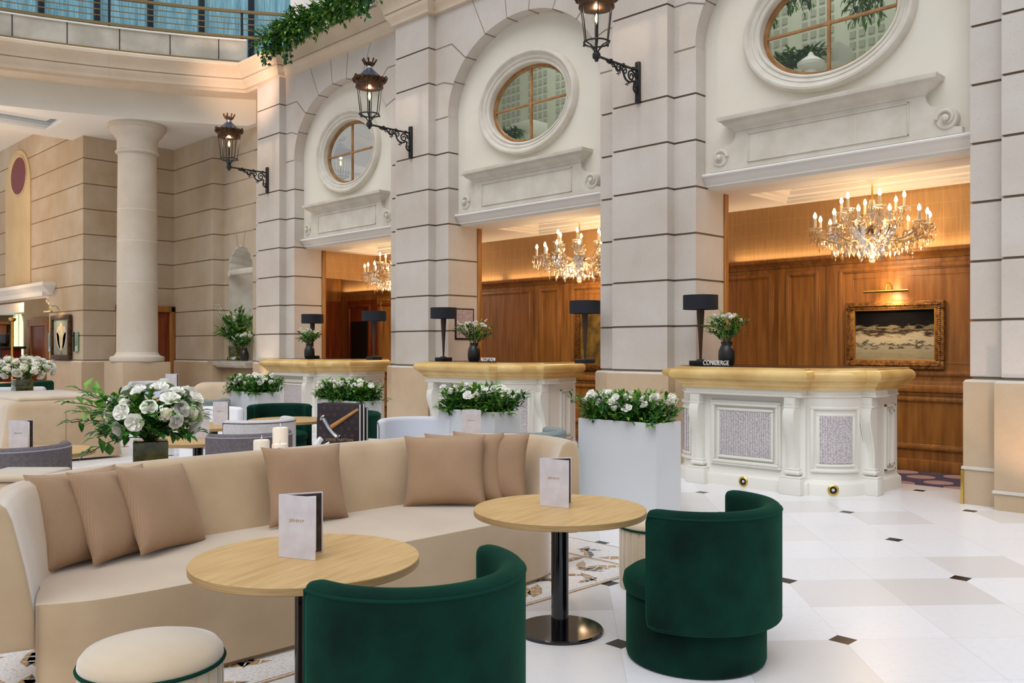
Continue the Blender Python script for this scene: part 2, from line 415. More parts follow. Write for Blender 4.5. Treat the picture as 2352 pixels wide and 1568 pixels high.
def floor_mat():
    m, nt, b, N, L = new_mat('marble_tiles')
    g = N.new('ShaderNodeNewGeometry'); sp = N.new('ShaderNodeSeparateXYZ'); L.new(g.outputs['Position'], sp.inputs[0])
    x = math_node(N, L, 'ADD', sp.outputs[0], 2.79); y = math_node(N, L, 'SUBTRACT', sp.outputs[1], 5.255)
    def dot(ox, oy):
        a = math_node(N, L, 'ABSOLUTE', math_node(N, L, 'WRAP', math_node(N, L, 'ADD', x, ox), .77, -.77))
        c = math_node(N, L, 'ABSOLUTE', math_node(N, L, 'WRAP', math_node(N, L, 'ADD', y, oy), .8586, -.8586))
        return math_node(N, L, 'LESS_THAN', math_node(N, L, 'MAXIMUM', a, c), .0535)
    d = math_node(N, L, 'MAXIMUM', dot(0, 0), dot(.77, .8586))
    a = math_node(N, L, 'DIVIDE', x, .77); c = math_node(N, L, 'DIVIDE', y, .8586)
    p = math_node(N, L, 'ADD', a, c); q = math_node(N, L, 'SUBTRACT', a, c)
    cb = N.new('ShaderNodeCombineXYZ'); L.new(math_node(N, L, 'FLOOR', p), cb.inputs[0]); L.new(math_node(N, L, 'FLOOR', q), cb.inputs[1])
    wn = N.new('ShaderNodeTexWhiteNoise'); wn.noise_dimensions = '2D'; L.new(cb.outputs[0], wn.inputs['Vector'])
    def edge(t):
        fr = math_node(N, L, 'FRACT', t)
        return math_node(N, L, 'LESS_THAN', math_node(N, L, 'MINIMUM', fr, math_node(N, L, 'SUBTRACT', 1, fr)), .0024)
    e = math_node(N, L, 'MAXIMUM', edge(p), edge(q))
    n = N.new('ShaderNodeTexNoise'); n.inputs['Scale'].default_value = 26; n.inputs['Detail'].default_value = 5; L.new(g.outputs['Position'], n.inputs['Vector'])
    pw = math_node(N, L, 'POWER', wn.outputs[0], 3)
    col = mixc(N, L, pw, rgb(232, 231, 234), rgb(214, 209, 206))
    mr = N.new('ShaderNodeMapRange'); mr.inputs[1].default_value = .5; mr.inputs[2].default_value = .8; mr.inputs[4].default_value = .35; L.new(n.outputs[0], mr.inputs[0])
    col = mixc(N, L, mr.outputs[0], col, rgb(214, 208, 206))
    col = mixc(N, L, math_node(N, L, 'MULTIPLY', e, .5), col, rgb(176, 168, 162))
    n2 = N.new('ShaderNodeTexNoise'); n2.inputs['Scale'].default_value = 30; n2.inputs['Detail'].default_value = 6; L.new(g.outputs['Position'], n2.inputs['Vector'])
    m2 = N.new('ShaderNodeMapRange'); m2.inputs[1].default_value = .56; m2.inputs[2].default_value = .66; m2.inputs[4].default_value = .5; L.new(n2.outputs[0], m2.inputs[0])
    dk = mixc(N, L, m2.outputs[0], rgb(5, 7, 13), rgb(44, 54, 70))
    L.new(mixc(N, L, d, col, dk), b.inputs['Base Color'])
    b.inputs['Roughness'].default_value = .25; b.inputs['Specular IOR Level'].default_value = .14
    return m
M['floor'] = floor_mat()
M['column'] = stone_mat('column_stone', rgb(208, 198, 184), rgb(160, 142, 120), rgb(196, 180, 160))
M['mosaic'] = mat('mosaic_ground', rgb(228, 224, 222), .35, rgb(190, 186, 188), 70, coords='World', contrast=(.5, .72), detail=2)
M['mosaic_tan'] = mat('mosaic_tan', rgb(196, 164, 122), .35, rgb(150, 116, 78), 60, coords='World')
M['mosaic_dark'] = mat('mosaic_dark', rgb(36, 48, 54), .3, rgb(90, 100, 100), 70, coords='World', contrast=(.5, .75))
def carpet_mat():
    m, nt, b, N, L = new_mat('spotted_carpet')
    g = N.new('ShaderNodeNewGeometry'); sp = N.new('ShaderNodeSeparateXYZ'); L.new(g.outputs['Position'], sp.inputs[0])
    def dots(ox, oy):
        a = math_node(N, L, 'WRAP', math_node(N, L, 'ADD', sp.outputs[0], ox), .3, -.3)
        c = math_node(N, L, 'WRAP', math_node(N, L, 'ADD', sp.outputs[1], oy), .3, -.3)
        r = math_node(N, L, 'SQRT', math_node(N, L, 'ADD', math_node(N, L, 'MULTIPLY', a, a), math_node(N, L, 'MULTIPLY', c, c)))
        return r
    r = math_node(N, L, 'MINIMUM', dots(0, 0), dots(.3, .3))
    c = mixc(N, L, math_node(N, L, 'LESS_THAN', r, .165), rgb(78, 70, 96), rgb(28, 26, 40))
    c = mixc(N, L, math_node(N, L, 'LESS_THAN', r, .155), c, rgb(176, 142, 140))
    L.new(c, b.inputs['Base Color']); b.inputs['Roughness'].default_value = .95
    return m
M['carpet'] = carpet_mat()
def paint_mat(kind):
    m, nt, b, N, L = new_mat('oil_painting_' + kind)
    tc = N.new('ShaderNodeTexCoord'); sp = N.new('ShaderNodeSeparateXYZ'); L.new(tc.outputs['Generated'], sp.inputs[0])
    n = N.new('ShaderNodeTexNoise'); n.inputs['Detail'].default_value = 7; n.inputs['Roughness'].default_value = .65
    mp = N.new('ShaderNodeMapping'); mp.inputs['Scale'].default_value = (2.2, 1, 5.5) if kind == 'landscape' else (2, 1, 2)
    L.new(tc.outputs['Generated'], mp.inputs['Vector']); L.new(mp.outputs[0], n.inputs['Vector']); n.inputs['Scale'].default_value = 2.1
    if kind == 'landscape':
        h = math_node(N, L, 'ADD', sp.outputs[2], math_node(N, L, 'MULTIPLY', math_node(N, L, 'SUBTRACT', n.outputs[0], .5), .55))
        cr = N.new('ShaderNodeValToRGB'); L.new(h, cr.inputs[0])
        e = cr.color_ramp.elements
        e[0].position = 0; e[0].color = rgb(150, 142, 112)
        e[1].position = .9; e[1].color = rgb(6, 5, 5)
        for pos, c in ((.26, rgb(178, 168, 138)), (.31, rgb(48, 40, 26)), (.34, rgb(196, 186, 156)), (.47, rgb(200, 188, 156)), (.54, rgb(92, 76, 54)), (.57, rgb(24, 18, 14)), (.62, rgb(150, 136, 106)), (.68, rgb(20, 18, 20))):
            k = e.new(pos); k.color = c
        L.new(cr.outputs[0], b.inputs['Base Color'])
    else:
        c = mixc(N, L, sp.outputs[2], rgb(120, 104, 98), rgb(130, 150, 136))
        L.new(mixc(N, L, n.outputs[0], c, rgb(160, 164, 150)), b.inputs['Base Color'])
    b.inputs['Roughness'].default_value = .7; b.inputs['Specular IOR Level'].default_value = .15
    return m
M['painting'] = paint_mat('landscape'); M['painting_b'] = paint_mat('ground')
M['tulip'] = mat('painted_petal', rgb(226, 214, 160), .5, rgb(204, 186, 150), 12)
M['tulip_p'] = mat('painted_petal_pink', rgb(206, 172, 160), .5, rgb(216, 206, 190), 12)
# ------------------------------------------------------------------ architecture
BAY = 4.57
XL = [-2.6 - BAY * k for k in range(4)]          # left edge of each pilaster, from the right pier leftwards
Y0, Y1, Y2, Y3, YB = 8.94, 9.085, 9.30, 9.70, 11.05
CX = [-4.465 - BAY * i for i in range(3)]         # centre line of each bay
ZT = 6.86
JOINTS = [1.195 + .5615 * k for k in range(1, 10)]
SPRING = 5.125

# floor
fl = MB(); fl.quad((-46, -6, 0), (6, -6, 0), (6, 13, 0), (-46, 13, 0))
struct(fl, 'floor', M['floor'], 'polished pale stone floor with small dark inset squares', 'floor')
cp = MB(); cp.box(-17, -.5, 9.92, 11.2, 0, .008)
struct(cp, 'trim_1', M['carpet'], 'navy carpet with pink ovals behind the desks', 'carpet')

# mosaic inlay border
mo = MB()
mo.box(-5.6, -3.577, -1, 5.23, 0, .003)
for x0, x1, y0, y1 in ((-3.587, -3.575, -1, 5.23), (-3.607, -3.601, -1, 5.23), (-5.6, -3.577, 5.22, 5.232), (-5.6, -3.6, 4.80, 4.812), (-5.6, -3.6, 4.822, 4.834)):
    mo.box(x0, x1, y0, y1, .0005, .0042, 1)
rr = random.Random(4)
for i in range(150):
    x = rr.uniform(-5.0, -3.66); y = rr.uniform(.3, 5.2)
    if abs(y - 4.81) < .08: continue
    a = rr.choice([.5, .9, 2.2, 2.6, 1.4]) + rr.uniform(-.2, .2); l = rr.uniform(.09, .16); w = l * .3
    ca, sa = math.cos(a), math.sin(a)
    pts = [(-l, 0), (-l * .4, w), (l * .4, w * .8), (l, 0), (l * .4, -w * .8), (-l * .4, -w)]
    P = [(x + u * ca - v * sa, y + u * sa + v * ca) for u, v in pts]
    if max(p[0] for p in P) > -3.62 or max(p[1] for p in P) > 5.2: continue
    z = .0034
    dk = 2 if rr.random() < .6 else 1
    mo.add([(p[0], p[1], z) for p in P[:4]], [(0, 1, 2, 3)], 1)
    mo.add([(p[0], p[1], z) for p in (P[0], P[3], P[4], P[5])], [(0, 1, 2, 3)], dk)
    for k in range(3):
        t = -.5 + .5 * k
        q = [(t * l - .004, -w * .8), (t * l + .004, -w * .8), (t * l + .02, w * .8), (t * l + .012, w * .8)]
        mo.add([(x + u * ca - v * sa, y + u * sa + v * ca, z + .0006) for u, v in q], [(0, 1, 2, 3)], 0)
struct(mo, 'trim_2', [M['mosaic'], M['mosaic_tan'], M['mosaic_dark']], 'leaf patterned mosaic border set into the floor', 'mosaic')

def groove_profile(z0, z1, joints, first=True):
    prof = [(-.014, z0), (-.014, z0 + .02), (0, z0 + .026)] if first else [(0, z0)]
    ms = [1, 1] if first else []
    for z in joints:
        if z <= z0 + .05 or z >= z1 - .05: continue
        prof += [(0, z - .012), (-.016, z - .009), (-.016, z + .009), (0, z + .012)]
        ms += [0, 1, 1, 1]
    prof.append((0, z1)); ms.append(0)
    return prof, ms

names = ['right pier at the edge of the view', 'pier between the concierge desk and the middle desk', 'pier left of the middle desk', 'far left pier by the niche']
for k in range(4):
    xl = XL[k]; xr = xl + .856; xa = xl - .316; xb = xl + 1.17
    pm = MB()
    out = [(xa, Y3), (xa, Y1), (xl, Y1), (xl, Y0), (xr, Y0), (xr, Y1), (xb, Y1), (xb, Y3)]
    if k == 3: out[0] = (xa, 9.12); out[1] = (xa, Y1 - .0)
    prof, ms = groove_profile(1.195, SPRING, JOINTS)
    pm.sweep(out, prof, closed=True, ms=ms)
    o2 = [(xl, 9.2), (xl, Y0), (xr, Y0), (xr, 9.2)]
    prof, ms = groove_profile(SPRING, ZT, JOINTS, False)
    pm.sweep(o2, prof, closed=True, ms=ms)
    struct(pm, 'trim_%d' % (3 + k), [M['stone'], M['joint']], 'coursed limestone ' + names[k], 'pier')
    pl = MB()
    pl.sweep([(xa, Y3), (xa, Y1), (xl, Y1), (xl, Y0), (xr, Y0), (xr, Y1), (xb, Y1), (xb, Y3)],
             [(.048, 0), (.048, 1.168), (.03, 1.19), (-.03, 1.196)], closed=True, ms=[0, 1, 1])
    if k == 0:
        pl.sweep([(xa, Y3), (xa, Y1), (xl - .055, Y1)], [(.05, .33), (.062, .335), (.062, .36), (.05, .365)], mi=1)
        pl.sweep([(xl, Y1), (xl, Y0), (xr, Y0)], [(.05, .15), (.062, .155), (.062, .178), (.05, .183)], mi=1)
    struct(pl, 'baseboard_%s' % ['front', 'centre', 'left', 'far'][k], [M['plinth'], M['molding']], 'tan stone plinth under the ' + names[k], 'plinth')
bp = MB(); bp.rbox(XL[0] - .38, XL[0] - .355, Y1 - .075, Y1 - .02, 0, .325, .004)
tag(bp.build('corner_guard', M['brass']), 'brass corner guard at the foot of the right pier', 'corner guard')

# spandrel wall above the arches
sp = MB()
A, B = 1.545, 1.222
def arch_pt(cx, t): return cx - A * math.cos(t), SPRING + B * math.sin(t)
jt = []
def strip(mb, pts, w, y, mi):
    for (xa, za), (xb, zb) in zip(pts, pts[1:]):
        d = Vector((xb - xa, zb - za)).normalized(); n = Vector((-d.y, d.x)) * w / 2
        mb.add([(xa + n.x, y, za + n.y), (xa - n.x, y, za - n.y), (xb - n.x, y, zb - n.y), (xb + n.x, y, zb + n.y)], [(0, 1, 2, 3)], mi)
for i in range(3):
    cx = CX[i]; n = 48
    for j in range(n):
        t0, t1 = PI * j / n, PI * (j + 1) / n
        x0, z0 = arch_pt(cx, t0); x1, z1 = arch_pt(cx, t1)
        sp.quad((x0, Y1, z0), (x1, Y1, z1), (x1, Y1, ZT), (x0, Y1, ZT))
        sp.quad((x0, Y1, z0), (x0, Y2 + .02, z0), (x1, Y2 + .02, z1), (x1, Y1, z1))
    for xa, xb in ((XL[i + 1] + .85, cx - A), (cx + A, XL[i] + .006)):
        sp.quad((xa, Y1, SPRING), (xb, Y1, SPRING), (xb, Y1, ZT), (xa, Y1, ZT))
    for s in (-1, 1):
        yj = Y1 - .0015
        strip(sp, [(cx + s * A, SPRING), (cx + s * 1.9, SPRING)], .02, yj, 1)
        strip(sp, [(cx + s * 1.397, 5.60), (cx + s * 1.64, 5.68), (cx + s * 1.9, 5.68)], .018, yj, 1)
        strip(sp, [(cx + s * 1.12, 5.95), (cx + s * 1.45, 6.245), (cx + s * 1.9, 6.245)], .018, yj, 1)
        strip(sp, [(cx + s * .69, 6.215), (cx + s * .97, 6.79)], .012, yj, 1)
        strip(sp, [(cx + s * .222, 6.335), (cx + s * .28, 6.79)], .012, yj, 1)
        for xj in (1.397, 1.12, .69, .222):
            t = math.acos(min(1, xj / A)); ca, sa = math.cos(t), math.sin(t)
            x, z = cx + s * A * ca, SPRING + B * sa
            sp.box(x - .006, x + .006, Y1, Y2, z - .009, z + .004, 1)
struct(sp, 'wall_right', [M['stone'], M['joint']], 'limestone arcade wall with three arches', 'wall')

# tympanum, oval window, pediment and lintel of each bay
GA, GB = .79, .565
bayname = ['above the concierge desk', 'above the middle desk', 'above the far desk']
wmat = ['pane', 'pane', 'pane_mirror']
trim_no = 7
for i in range(3):
    cx = CX[i]; cz = 5.08
    ty = MB(); n = 64
    ring = []
    for j in range(n):
        a = 2 * PI * j / n; c, s_ = math.cos(a), math.sin(a)
        ix, iz = (GA + .06) * c, (GB + .06) * s_
        k = min((A + .04) / abs(c) if abs(c) > 1e-6 else 9, ((6.45 - cz) if s_ > 0 else (cz - 3.45)) / abs(s_) if abs(s_) > 1e-6 else 9)
        ring.append(((cx + ix, Y2, cz + iz), (cx + c * k, Y2, cz + s_ * k)))
    corners = [(cx + sx * (A + .04), Y2, z) for sx in (1, -1) for z in (6.45, 3.45)]
    for j in range(n):
        a, b = ring[j], ring[(j + 1) % n]
        ty.quad(a[0], a[1], b[1], b[0])
        for c in corners:   # fill the corner where the outer edge turns
            if (abs(a[1][0] - c[0]) < 1e-4) != (abs(b[1][0] - c[0]) < 1e-4) and (abs(a[1][2] - c[2]) < 1e-4) != (abs(b[1][2] - c[2]) < 1e-4) and math.hypot(a[1][0] - c[0], a[1][2] - c[2]) < .4:
                ty.add([a[1], c, b[1]], [(0, 1, 2)])
    struct(ty, 'wall_tympanum.%03d' % (i + 1) if i else 'wall_tympanum', M['plaster'], 'cream plaster arch infill ' + bayname[i], 'wall')
    # window: carved surround, oak frame, glazing bars, pane
    wr = tag(thing('window_%d' % (i + 1), 'oval window with carved surround and crossed glazing bars ' + bayname[i], 'window', (cx, Y2, cz)), kind='structure')
    def oval(mb, prof, n=72):
        m = len(prof)
        vs = [((GA + d) * math.cos(2 * PI * j / n), y, (GB + d) * math.sin(2 * PI * j / n)) for j in range(n) for d, y in prof]
        mb.add(vs, [(j * m + q, ((j + 1) % n) * m + q, ((j + 1) % n) * m + q + 1, j * m + q + 1) for j in range(n) for q in range(m - 1)])
    su = MB(); oval(su, [(0, .1), (0, -.035), (.015, -.05), (.03, -.05), (.032, -.038), (.06, -.045), (.065, -.06), (.085, -.07), (.09, -.062), (.115, -.07), (.125, -.09), (.15, -.105), (.175, -.1), (.19, -.08), (.2, -.05), (.205, 0)])
    su.build('surround', M['molding'], wr)
    fr = MB(); oval(fr, [(.02, .06), (-.045, .05), (-.05, .075), (-.05, .1), (.02, .11)])
    fr.build('window_frame', M['windowwood'], wr)
    b1 = MB(); b1.rbox(-.017, .017, .055, .095, -GB + .03, GB - .03, .006); b1.build('glazing_bar', M['windowwood'], wr)
    b2 = MB(); b2.rbox(-GA + .03, GA - .03, .057, .093, -.017, .017, .006); b2.rbox(-.028, .028, .05, .09, -.028, .028, .006); b2.build('glazing_bar', M['windowwood'], wr)
    gp = MB(); gp.add([((GA - .03) * math.cos(2 * PI * j / 48), .078, (GB - .03) * math.sin(2 * PI * j / 48)) for j in range(48)], [tuple(range(48))])
    gp.build('glass_pane', M[wmat[i]], wr, angle=None)
    # pediment panel
    half = [(1.43, 3.60), (1.43, 3.665), (1.36, 3.675)] + [(1.285 + .105 * math.cos(R(a)), 3.765 + .105 * math.sin(R(a))) for a in (-40, 0, 40, 80, 110)] + \
           [(1.235, 3.875), (1.225, 3.90), (1.17, 3.905)] + [(1.17 - .09 * math.sin(R(a)), 3.905 + .12 - .12 * math.cos(R(a))) for a in (30, 60, 90)] + [(1.08, 4.06)]
    poly = [(cx + x, z) for x, z in half] + [(cx - x, z) for x, z in reversed(half)]
    pd = MB(); pd.prism(poly, Y2 - .07, Y2 + .01, M=XZ)
    for x0, x1, z0, z1 in ((-.92, .92, 3.985, 4.0), (-.92, .92, 3.66, 3.675), (-.92, -.905, 3.66, 4.0), (.905, .92, 3.66, 4.0)):
        pd.rbox(cx + x0, cx + x1, Y2 - .085, Y2 - .06, z0, z1, .004, 1)
    for x in (-.38, .36): pd.box(cx + x - .0025, cx + x + .0025, Y2 - .072, Y2 - .069, 3.6, 4.05, 1)
    pd.sweep([(cx - 1.08, Y2), (cx - 1.08, Y2 - .07), (cx + 1.08, Y2 - .07), (cx + 1.08, Y2)],
             [(0, 4.04), (.015, 4.045), (.02, 4.065), (.05, 4.085), (.1, 4.115), (.125, 4.15), (.155, 4.16), (.165, 4.195), (.165, 4.205), (-.05, 4.23)], mi=0)
    for s in (-1, 1):      # carved volutes
        sc = [(cx + s * (1.285 - r_ * math.cos(a)), Y2 - .09, 3.765 + r_ * math.sin(a)) for a, r_ in [(q * .42, .098 - q * .0052) for q in range(16)]]
        pd.tube(sc, .02, 8, rs=[.022 - .0007 * q for q in range(16)])
        pd.lathe([(.108, -.02), (.108, .075), (.1, .085), (.001, .085)], 28, M=Matrix.Translation((cx + s * 1.285, Y2, 3.765)) @ Matrix.Rotation(R(90), 4, 'X'))
        pd.lathe([(.034, .08), (.034, .125), (.02, .135), (.001, .135)], 14, M=Matrix.Translation((cx + s * 1.285, Y2, 3.765)) @ Matrix.Rotation(R(90), 4, 'X'))
    struct(pd, 'trim_%d' % trim_no, [M['molding'], M['joint_pale']], 'carved stone panel with scrolls ' + bayname[i], 'trim'); trim_no += 1
    li = MB()
    lp = [(-.075, 3.595), (-.085, 3.58), (-.08, 3.565), (-.055, 3.55), (-.03, 3.52), (.0, 3.47), (.04, 3.45), (.05, 3.425)]
    li.add([(x, Y2 + y, z) for x in (cx - A + .002, cx + A - .002) for y, z in [(.02, 3.61)] + lp + [(.4, 3.42)]],
           [(q, q + 1, q + 11, q + 10) for q in range(9)] + [tuple(range(10)), tuple(range(19, 9, -1))])
    struct(li, 'trim_%d' % trim_no, M['white'], 'white painted lintel moulding ' + bayname[i], 'trim'); trim_no += 1

# stone cornice following the curved balcony and the arcade
def circ3(a, b, c):
    ax, ay = a; bx, by = b; cx_, cy_ = c
    d = 2 * (ax * (by - cy_) + bx * (cy_ - ay) + cx_ * (ay - by))
    ux = ((ax * ax + ay * ay) * (by - cy_) + (bx * bx + by * by) * (cy_ - ay) + (cx_ * cx_ + cy_ * cy_) * (ay - by)) / d
    uy = ((ax * ax + ay * ay) * (cx_ - bx) + (bx * bx + by * by) * (ax - cx_) + (cx_ * cx_ + cy_ * cy_) * (bx - ax)) / d
    return ux, uy, math.hypot(ax - ux, ay - uy)
ux, uy, ur = circ3((-18.61, 4.90), (-17.82, 7.01), (-16.78, 8.94))
aC = math.atan2(8.94 - uy, -16.78 - ux)
def curve(s, off=0):        # s metres from the inner corner along the curved balcony, off towards the hall
    a = aC + s / ur
    return ux + (ur - off) * math.cos(a), uy + (ur - off) * math.sin(a)
SM = 8.5
curvepts = [curve(SM - SM * j / 34) for j in range(35)]
path = curvepts[:-1] + [(-16.78, Y0)]
for k in (3, 2, 1, 0):
    xl = XL[k]; xr = xl + .856
    if k != 3: path += [(xl, Y1), (xl, Y0)]
    path += [(xr, Y0), (xr, Y1)]
path = path[:-1] + [(1, Y0)]
co = MB()
co.sweep(path, [(-.55, 6.74), (-.02, 6.74), (0, 6.79), (.055, 6.80), (.065, 6.86), (.10, 6.90), (.125, 6.94), (.13, 6.965), (.105, 6.97), (.105, 6.985), (.14, 6.99), (.145, 7.02), (.16, 7.07), (.2, 7.14), (.255, 7.18), (.275, 7.20), (.275, 7.255), (.26, 7.26), (.1, 7.32), (-.2, 7.42)])
for s in (.55, 2.6, 4.9, 7.0):
    p = [curve(s, o) for o in (.02, .285)]
    co.tube([(p[0][0], p[0][1], 6.8), (curve(s, .11)[0], curve(s, .11)[1], 6.89), (curve(s, .15)[0], curve(s, .15)[1], 7.0), (curve(s, .2)[0], curve(s, .2)[1], 7.13), (p[1][0], p[1][1], 7.2)], .004, 4, 1)
struct(co, 'trim_%d' % trim_no, [M['cornice'], M['joint_pale']], 'moulded honey stone cornice running round the hall', 'cornice'); trim_no += 1

# curved fascia and soffit of the left gallery
ZS = 6.18
fa = MB(); fa.sweep(curvepts + [curve(-.4), curve(-.9), curve(-1.4)], [(-.52, 6.78), (-.52, ZS)])
struct(fa, 'wall_gallery', M['plaster'], 'curved cream fascia below the balcony', 'wall')
inner = [curve(SM - SM * j / 34, -.52) for j in range(35)]
XBk, YBk, XC, YL = -20.55, 9.09, -18.55, 7.04
so = MB()
XE = -21.2
def soffit_x(y):
    for (xa, ya), (xb, yb) in zip(inner, inner[1:]):
        if ya <= y <= yb: return xa + (xb - xa) * (y - ya) / (yb - ya)
    return inner[-1][0]
cx0, cx1, cy0, cy1 = -20.6, -19.5, 1.4, 6.3
for (xa, ya), (xb, yb) in zip(inner, inner[1:]):
    so.quad((xa, ya, ZS), (xb, yb, ZS), (cx1, yb, ZS), (cx1, ya, ZS))
so.quad((cx1, inner[-1][1], ZS), (-15.5, inner[-1][1], ZS), (-15.5, 10, ZS), (cx1, 10, ZS))
so.quad((cx1, 6.3, ZS), (cx1, 10, ZS), (XE, 10, ZS), (XE, 6.3, ZS))
so.quad((cx0, inner[0][1], ZS), (cx0, cy1, ZS), (XE, cy1, ZS), (XE, inner[0][1], ZS))
so.sweep([(cx1, cy0), (cx0, cy0), (cx0, cy1), (cx1, cy1)], [(0, ZS), (0, ZS + .04), (-.06, ZS + .06), (-.08, ZS + .12), (-.14, ZS + .14), (-.14, ZS + .2)], closed=True)
so.quad((cx0, cy0, ZS + .19), (cx1, cy0, ZS + .19), (cx1, cy1, ZS + .19), (cx0, cy1, ZS + .19))
so.quad((XE, -2, ZS), (XE, YL, ZS), (XE, YL, 6.82), (XE, -2, 6.82))
so.quad((-30, -2, 6.8), (XE, -2, 6.8), (XE, 7.2, 6.8), (-30, 7.2, 6.8))
struct(so, 'ceiling', M['white'], 'white coffered ceiling of the left gallery', 'ceiling')

# coursed stone walls of the left gallery
wl = MB()
prof, ms = groove_profile(1.195, 6.86, [1.195 + .5615 * k for k in range(1, 10)])
# openings are closed shapes standing in front of the wall, so the wall runs straight through except for the far room and the niche
NX0, NX1 = -18.33, -17.27
wl.sweep([(-22.8, YL), (XBk, YL), (XBk, YBk), (XC, YBk), (XC, 9.36), (NX0, 9.36)], prof, ms=ms)
wl.sweep([(NX1, 9.36), (-16.3, 9.36), (-16.3, 9.0)], prof, ms=ms)
pr2, ms2 = groove_profile(2.75, 6.86, [1.195 + .5615 * k for k in range(1, 11)], False)
wl.sweep([(-30, YL), (-22.8, YL)], pr2, ms=ms2)
nz, nr = 3.18, (NX1 - NX0) / 2; ncx = (NX0 + NX1) / 2
for j in range(24):     # wall above the niche arch
    a0, a1 = PI * j / 24, PI * (j + 1) / 24
    p0 = (ncx - nr * math.cos(a0), nz + nr * math.sin(a0)); p1 = (ncx - nr * math.cos(a1), nz + nr * math.sin(a1))
    wl.quad((p0[0], 9.36, p0[1]), (p1[0], 9.36, p1[1]), (p1[0], 9.36, 6.86), (p0[0], 9.36, 6.86))
for z in (4.0, 4.565, 5.125, 5.69): wl.box(NX0, NX1, 9.356, 9.365, z - .01, z + .01, 1)
strip(wl, [(ncx - .12, nz + nr - .02), (ncx - .2, 4.0)], .014, 9.357, 1); strip(wl, [(ncx + .12, nz + nr - .02), (ncx + .2, 4.0)], .014, 9.357, 1)
wl.box(-16.62, -16.2, 9.15, 9.5, 1.2, 6.8)
struct(wl, 'wall_left', [M['stone_l'], M['joint_tan']], 'coursed limestone walls of the left gallery', 'wall')
wb = MB()
wb.sweep([(-22.8, YL), (XBk, YL), (XBk, YBk), (XC, YBk), (XC, 9.36), (-16.3, 9.36)], [(.05, 0), (.05, 1.165), (.03, 1.19), (-.02, 1.196)], ms=[0, 1, 1])
struct(wb, 'baseboard_gallery', [M['plinth'], M['molding']], 'tan stone plinth below the gallery walls', 'plinth')
# niche with shell head
ni = MB()
ni.lathe([(nr, 1.196), (nr, nz)], 24, (ncx, 9.36, 0), a0=0, a1=PI)
fl_n = 9
vs = []; fs = []
NU, NV = 72, 12
for u in range(NU + 1):
    for v in range(NV + 1):
        a = PI * u / NU; t = v / NV
        flute = .035 * abs(math.sin(a * fl_n)) * t
        r_ = nr * t - flute * .8
        vs.append((ncx - r_ * math.cos(a), 9.36 + nr * math.sqrt(max(0, 1 - t * t)) * .9 + .0, nz + r_ * math.sin(a)))
fs = [(u * (NV + 1) + v, (u + 1) * (NV + 1) + v, (u + 1) * (NV + 1) + v + 1, u * (NV + 1) + v + 1) for u in range(NU) for v in range(NV)]
ni.add(vs, fs)
ni.rbox(NX0, NX1, 9.33, 9.5, nz - .1, nz + .03, .03, 3)
ni.lathe([(.001, 0), (.06, .005), (.06, .1), (.001, .105)], 14, M=Matrix.Translation((NX0 + .1, 9.30, nz - .06)) @ Matrix.Rotation(R(-90), 4, 'X'))
struct(ni, 'trim_%d' % trim_no, M['molding'], 'arched wall niche with a carved shell head', 'niche'); trim_no += 1
ns = MB()
ns.sweep([(NX0 - .3, 9.31), (NX0 - .3, 9.06), (NX1 + .25, 9.06), (NX1 + .25, 9.31)], [(-.08, 1.06), (-.06, 1.09), (.0, 1.11), (.02, 1.15), (.04, 1.17), (.04, 1.2), (-.1, 1.204)])
ns.quad((NX0 - .32, 9.0, 1.203), (NX1 + .28, 9.0, 1.203), (NX1 + .28, 9.9, 1.203), (NX0 - .32, 9.9, 1.203))
struct(ns, 'trim_%d' % trim_no, M['molding'], 'white stone shelf below the shell niche', 'shelf'); trim_no += 1

# tall arched recess with oval opening on the left wall
rc = MB()
rx0, rx1, rz = -26.2, -24.13, 5.62
rcx = (rx0 + rx1) / 2; rw = (rx1 - rx0) / 2
pts = [(rx0, 3.1), (rx1, 3.1)] + [(rcx + rw * math.cos(R(a)), rz + .95 * math.sin(R(a))) for a in range(0, 181, 10)]
rc.prism(pts, YL - .03, YL + .02, M=XZ)
struct(rc, 'trim_%d' % trim_no, M['plaster_o'], 'tall ochre plaster panel with rounded top', 'trim'); trim_no += 1
ov = tag(thing('window_4', 'small dark oval window high in the ochre panel', 'window', (rcx + .1, YL - .035, 5.9)), kind='structure')
q = MB(); n = 40
for prof_ in ([(0, .0), (.05, -.02), (.06, 0)],):
    m = len(prof_)
    q.add([((.62 + d) * math.cos(2 * PI * j / n), y, (.47 + d) * math.sin(2 * PI * j / n)) for j in range(n) for d, y in prof_], [(j * m + p, ((j + 1) % n) * m + p, ((j + 1) % n) * m + p + 1, j * m + p + 1) for j in range(n) for p in range(m - 1)])
q.build('surround', M['plaster_o'], ov)
q = MB(); q.add([(.62 * math.cos(2 * PI * j / n), -.004, .47 * math.sin(2 * PI * j / n)) for j in range(n)], [tuple(range(n))]); q.build('dark_pane', M['redwood'], ov, angle=None)

# white hood over the opening in the far left
hd = MB()
hd.sweep([(-30, 6.78), (-22.35, 6.78), (-22.35, 7.1)], [(-.25, 2.74), (-.2, 2.76), (-.12, 2.84), (-.02, 2.92), (.03, 2.95), (.03, 3.03), (-.3, 3.05)])
hd.box(-30, -22.85, 6.9, 7.3, 2.73, 3.04)
struct(hd, 'trim_%d' % trim_no, M['white'], 'white hood moulding over the far left opening', 'trim'); trim_no += 1

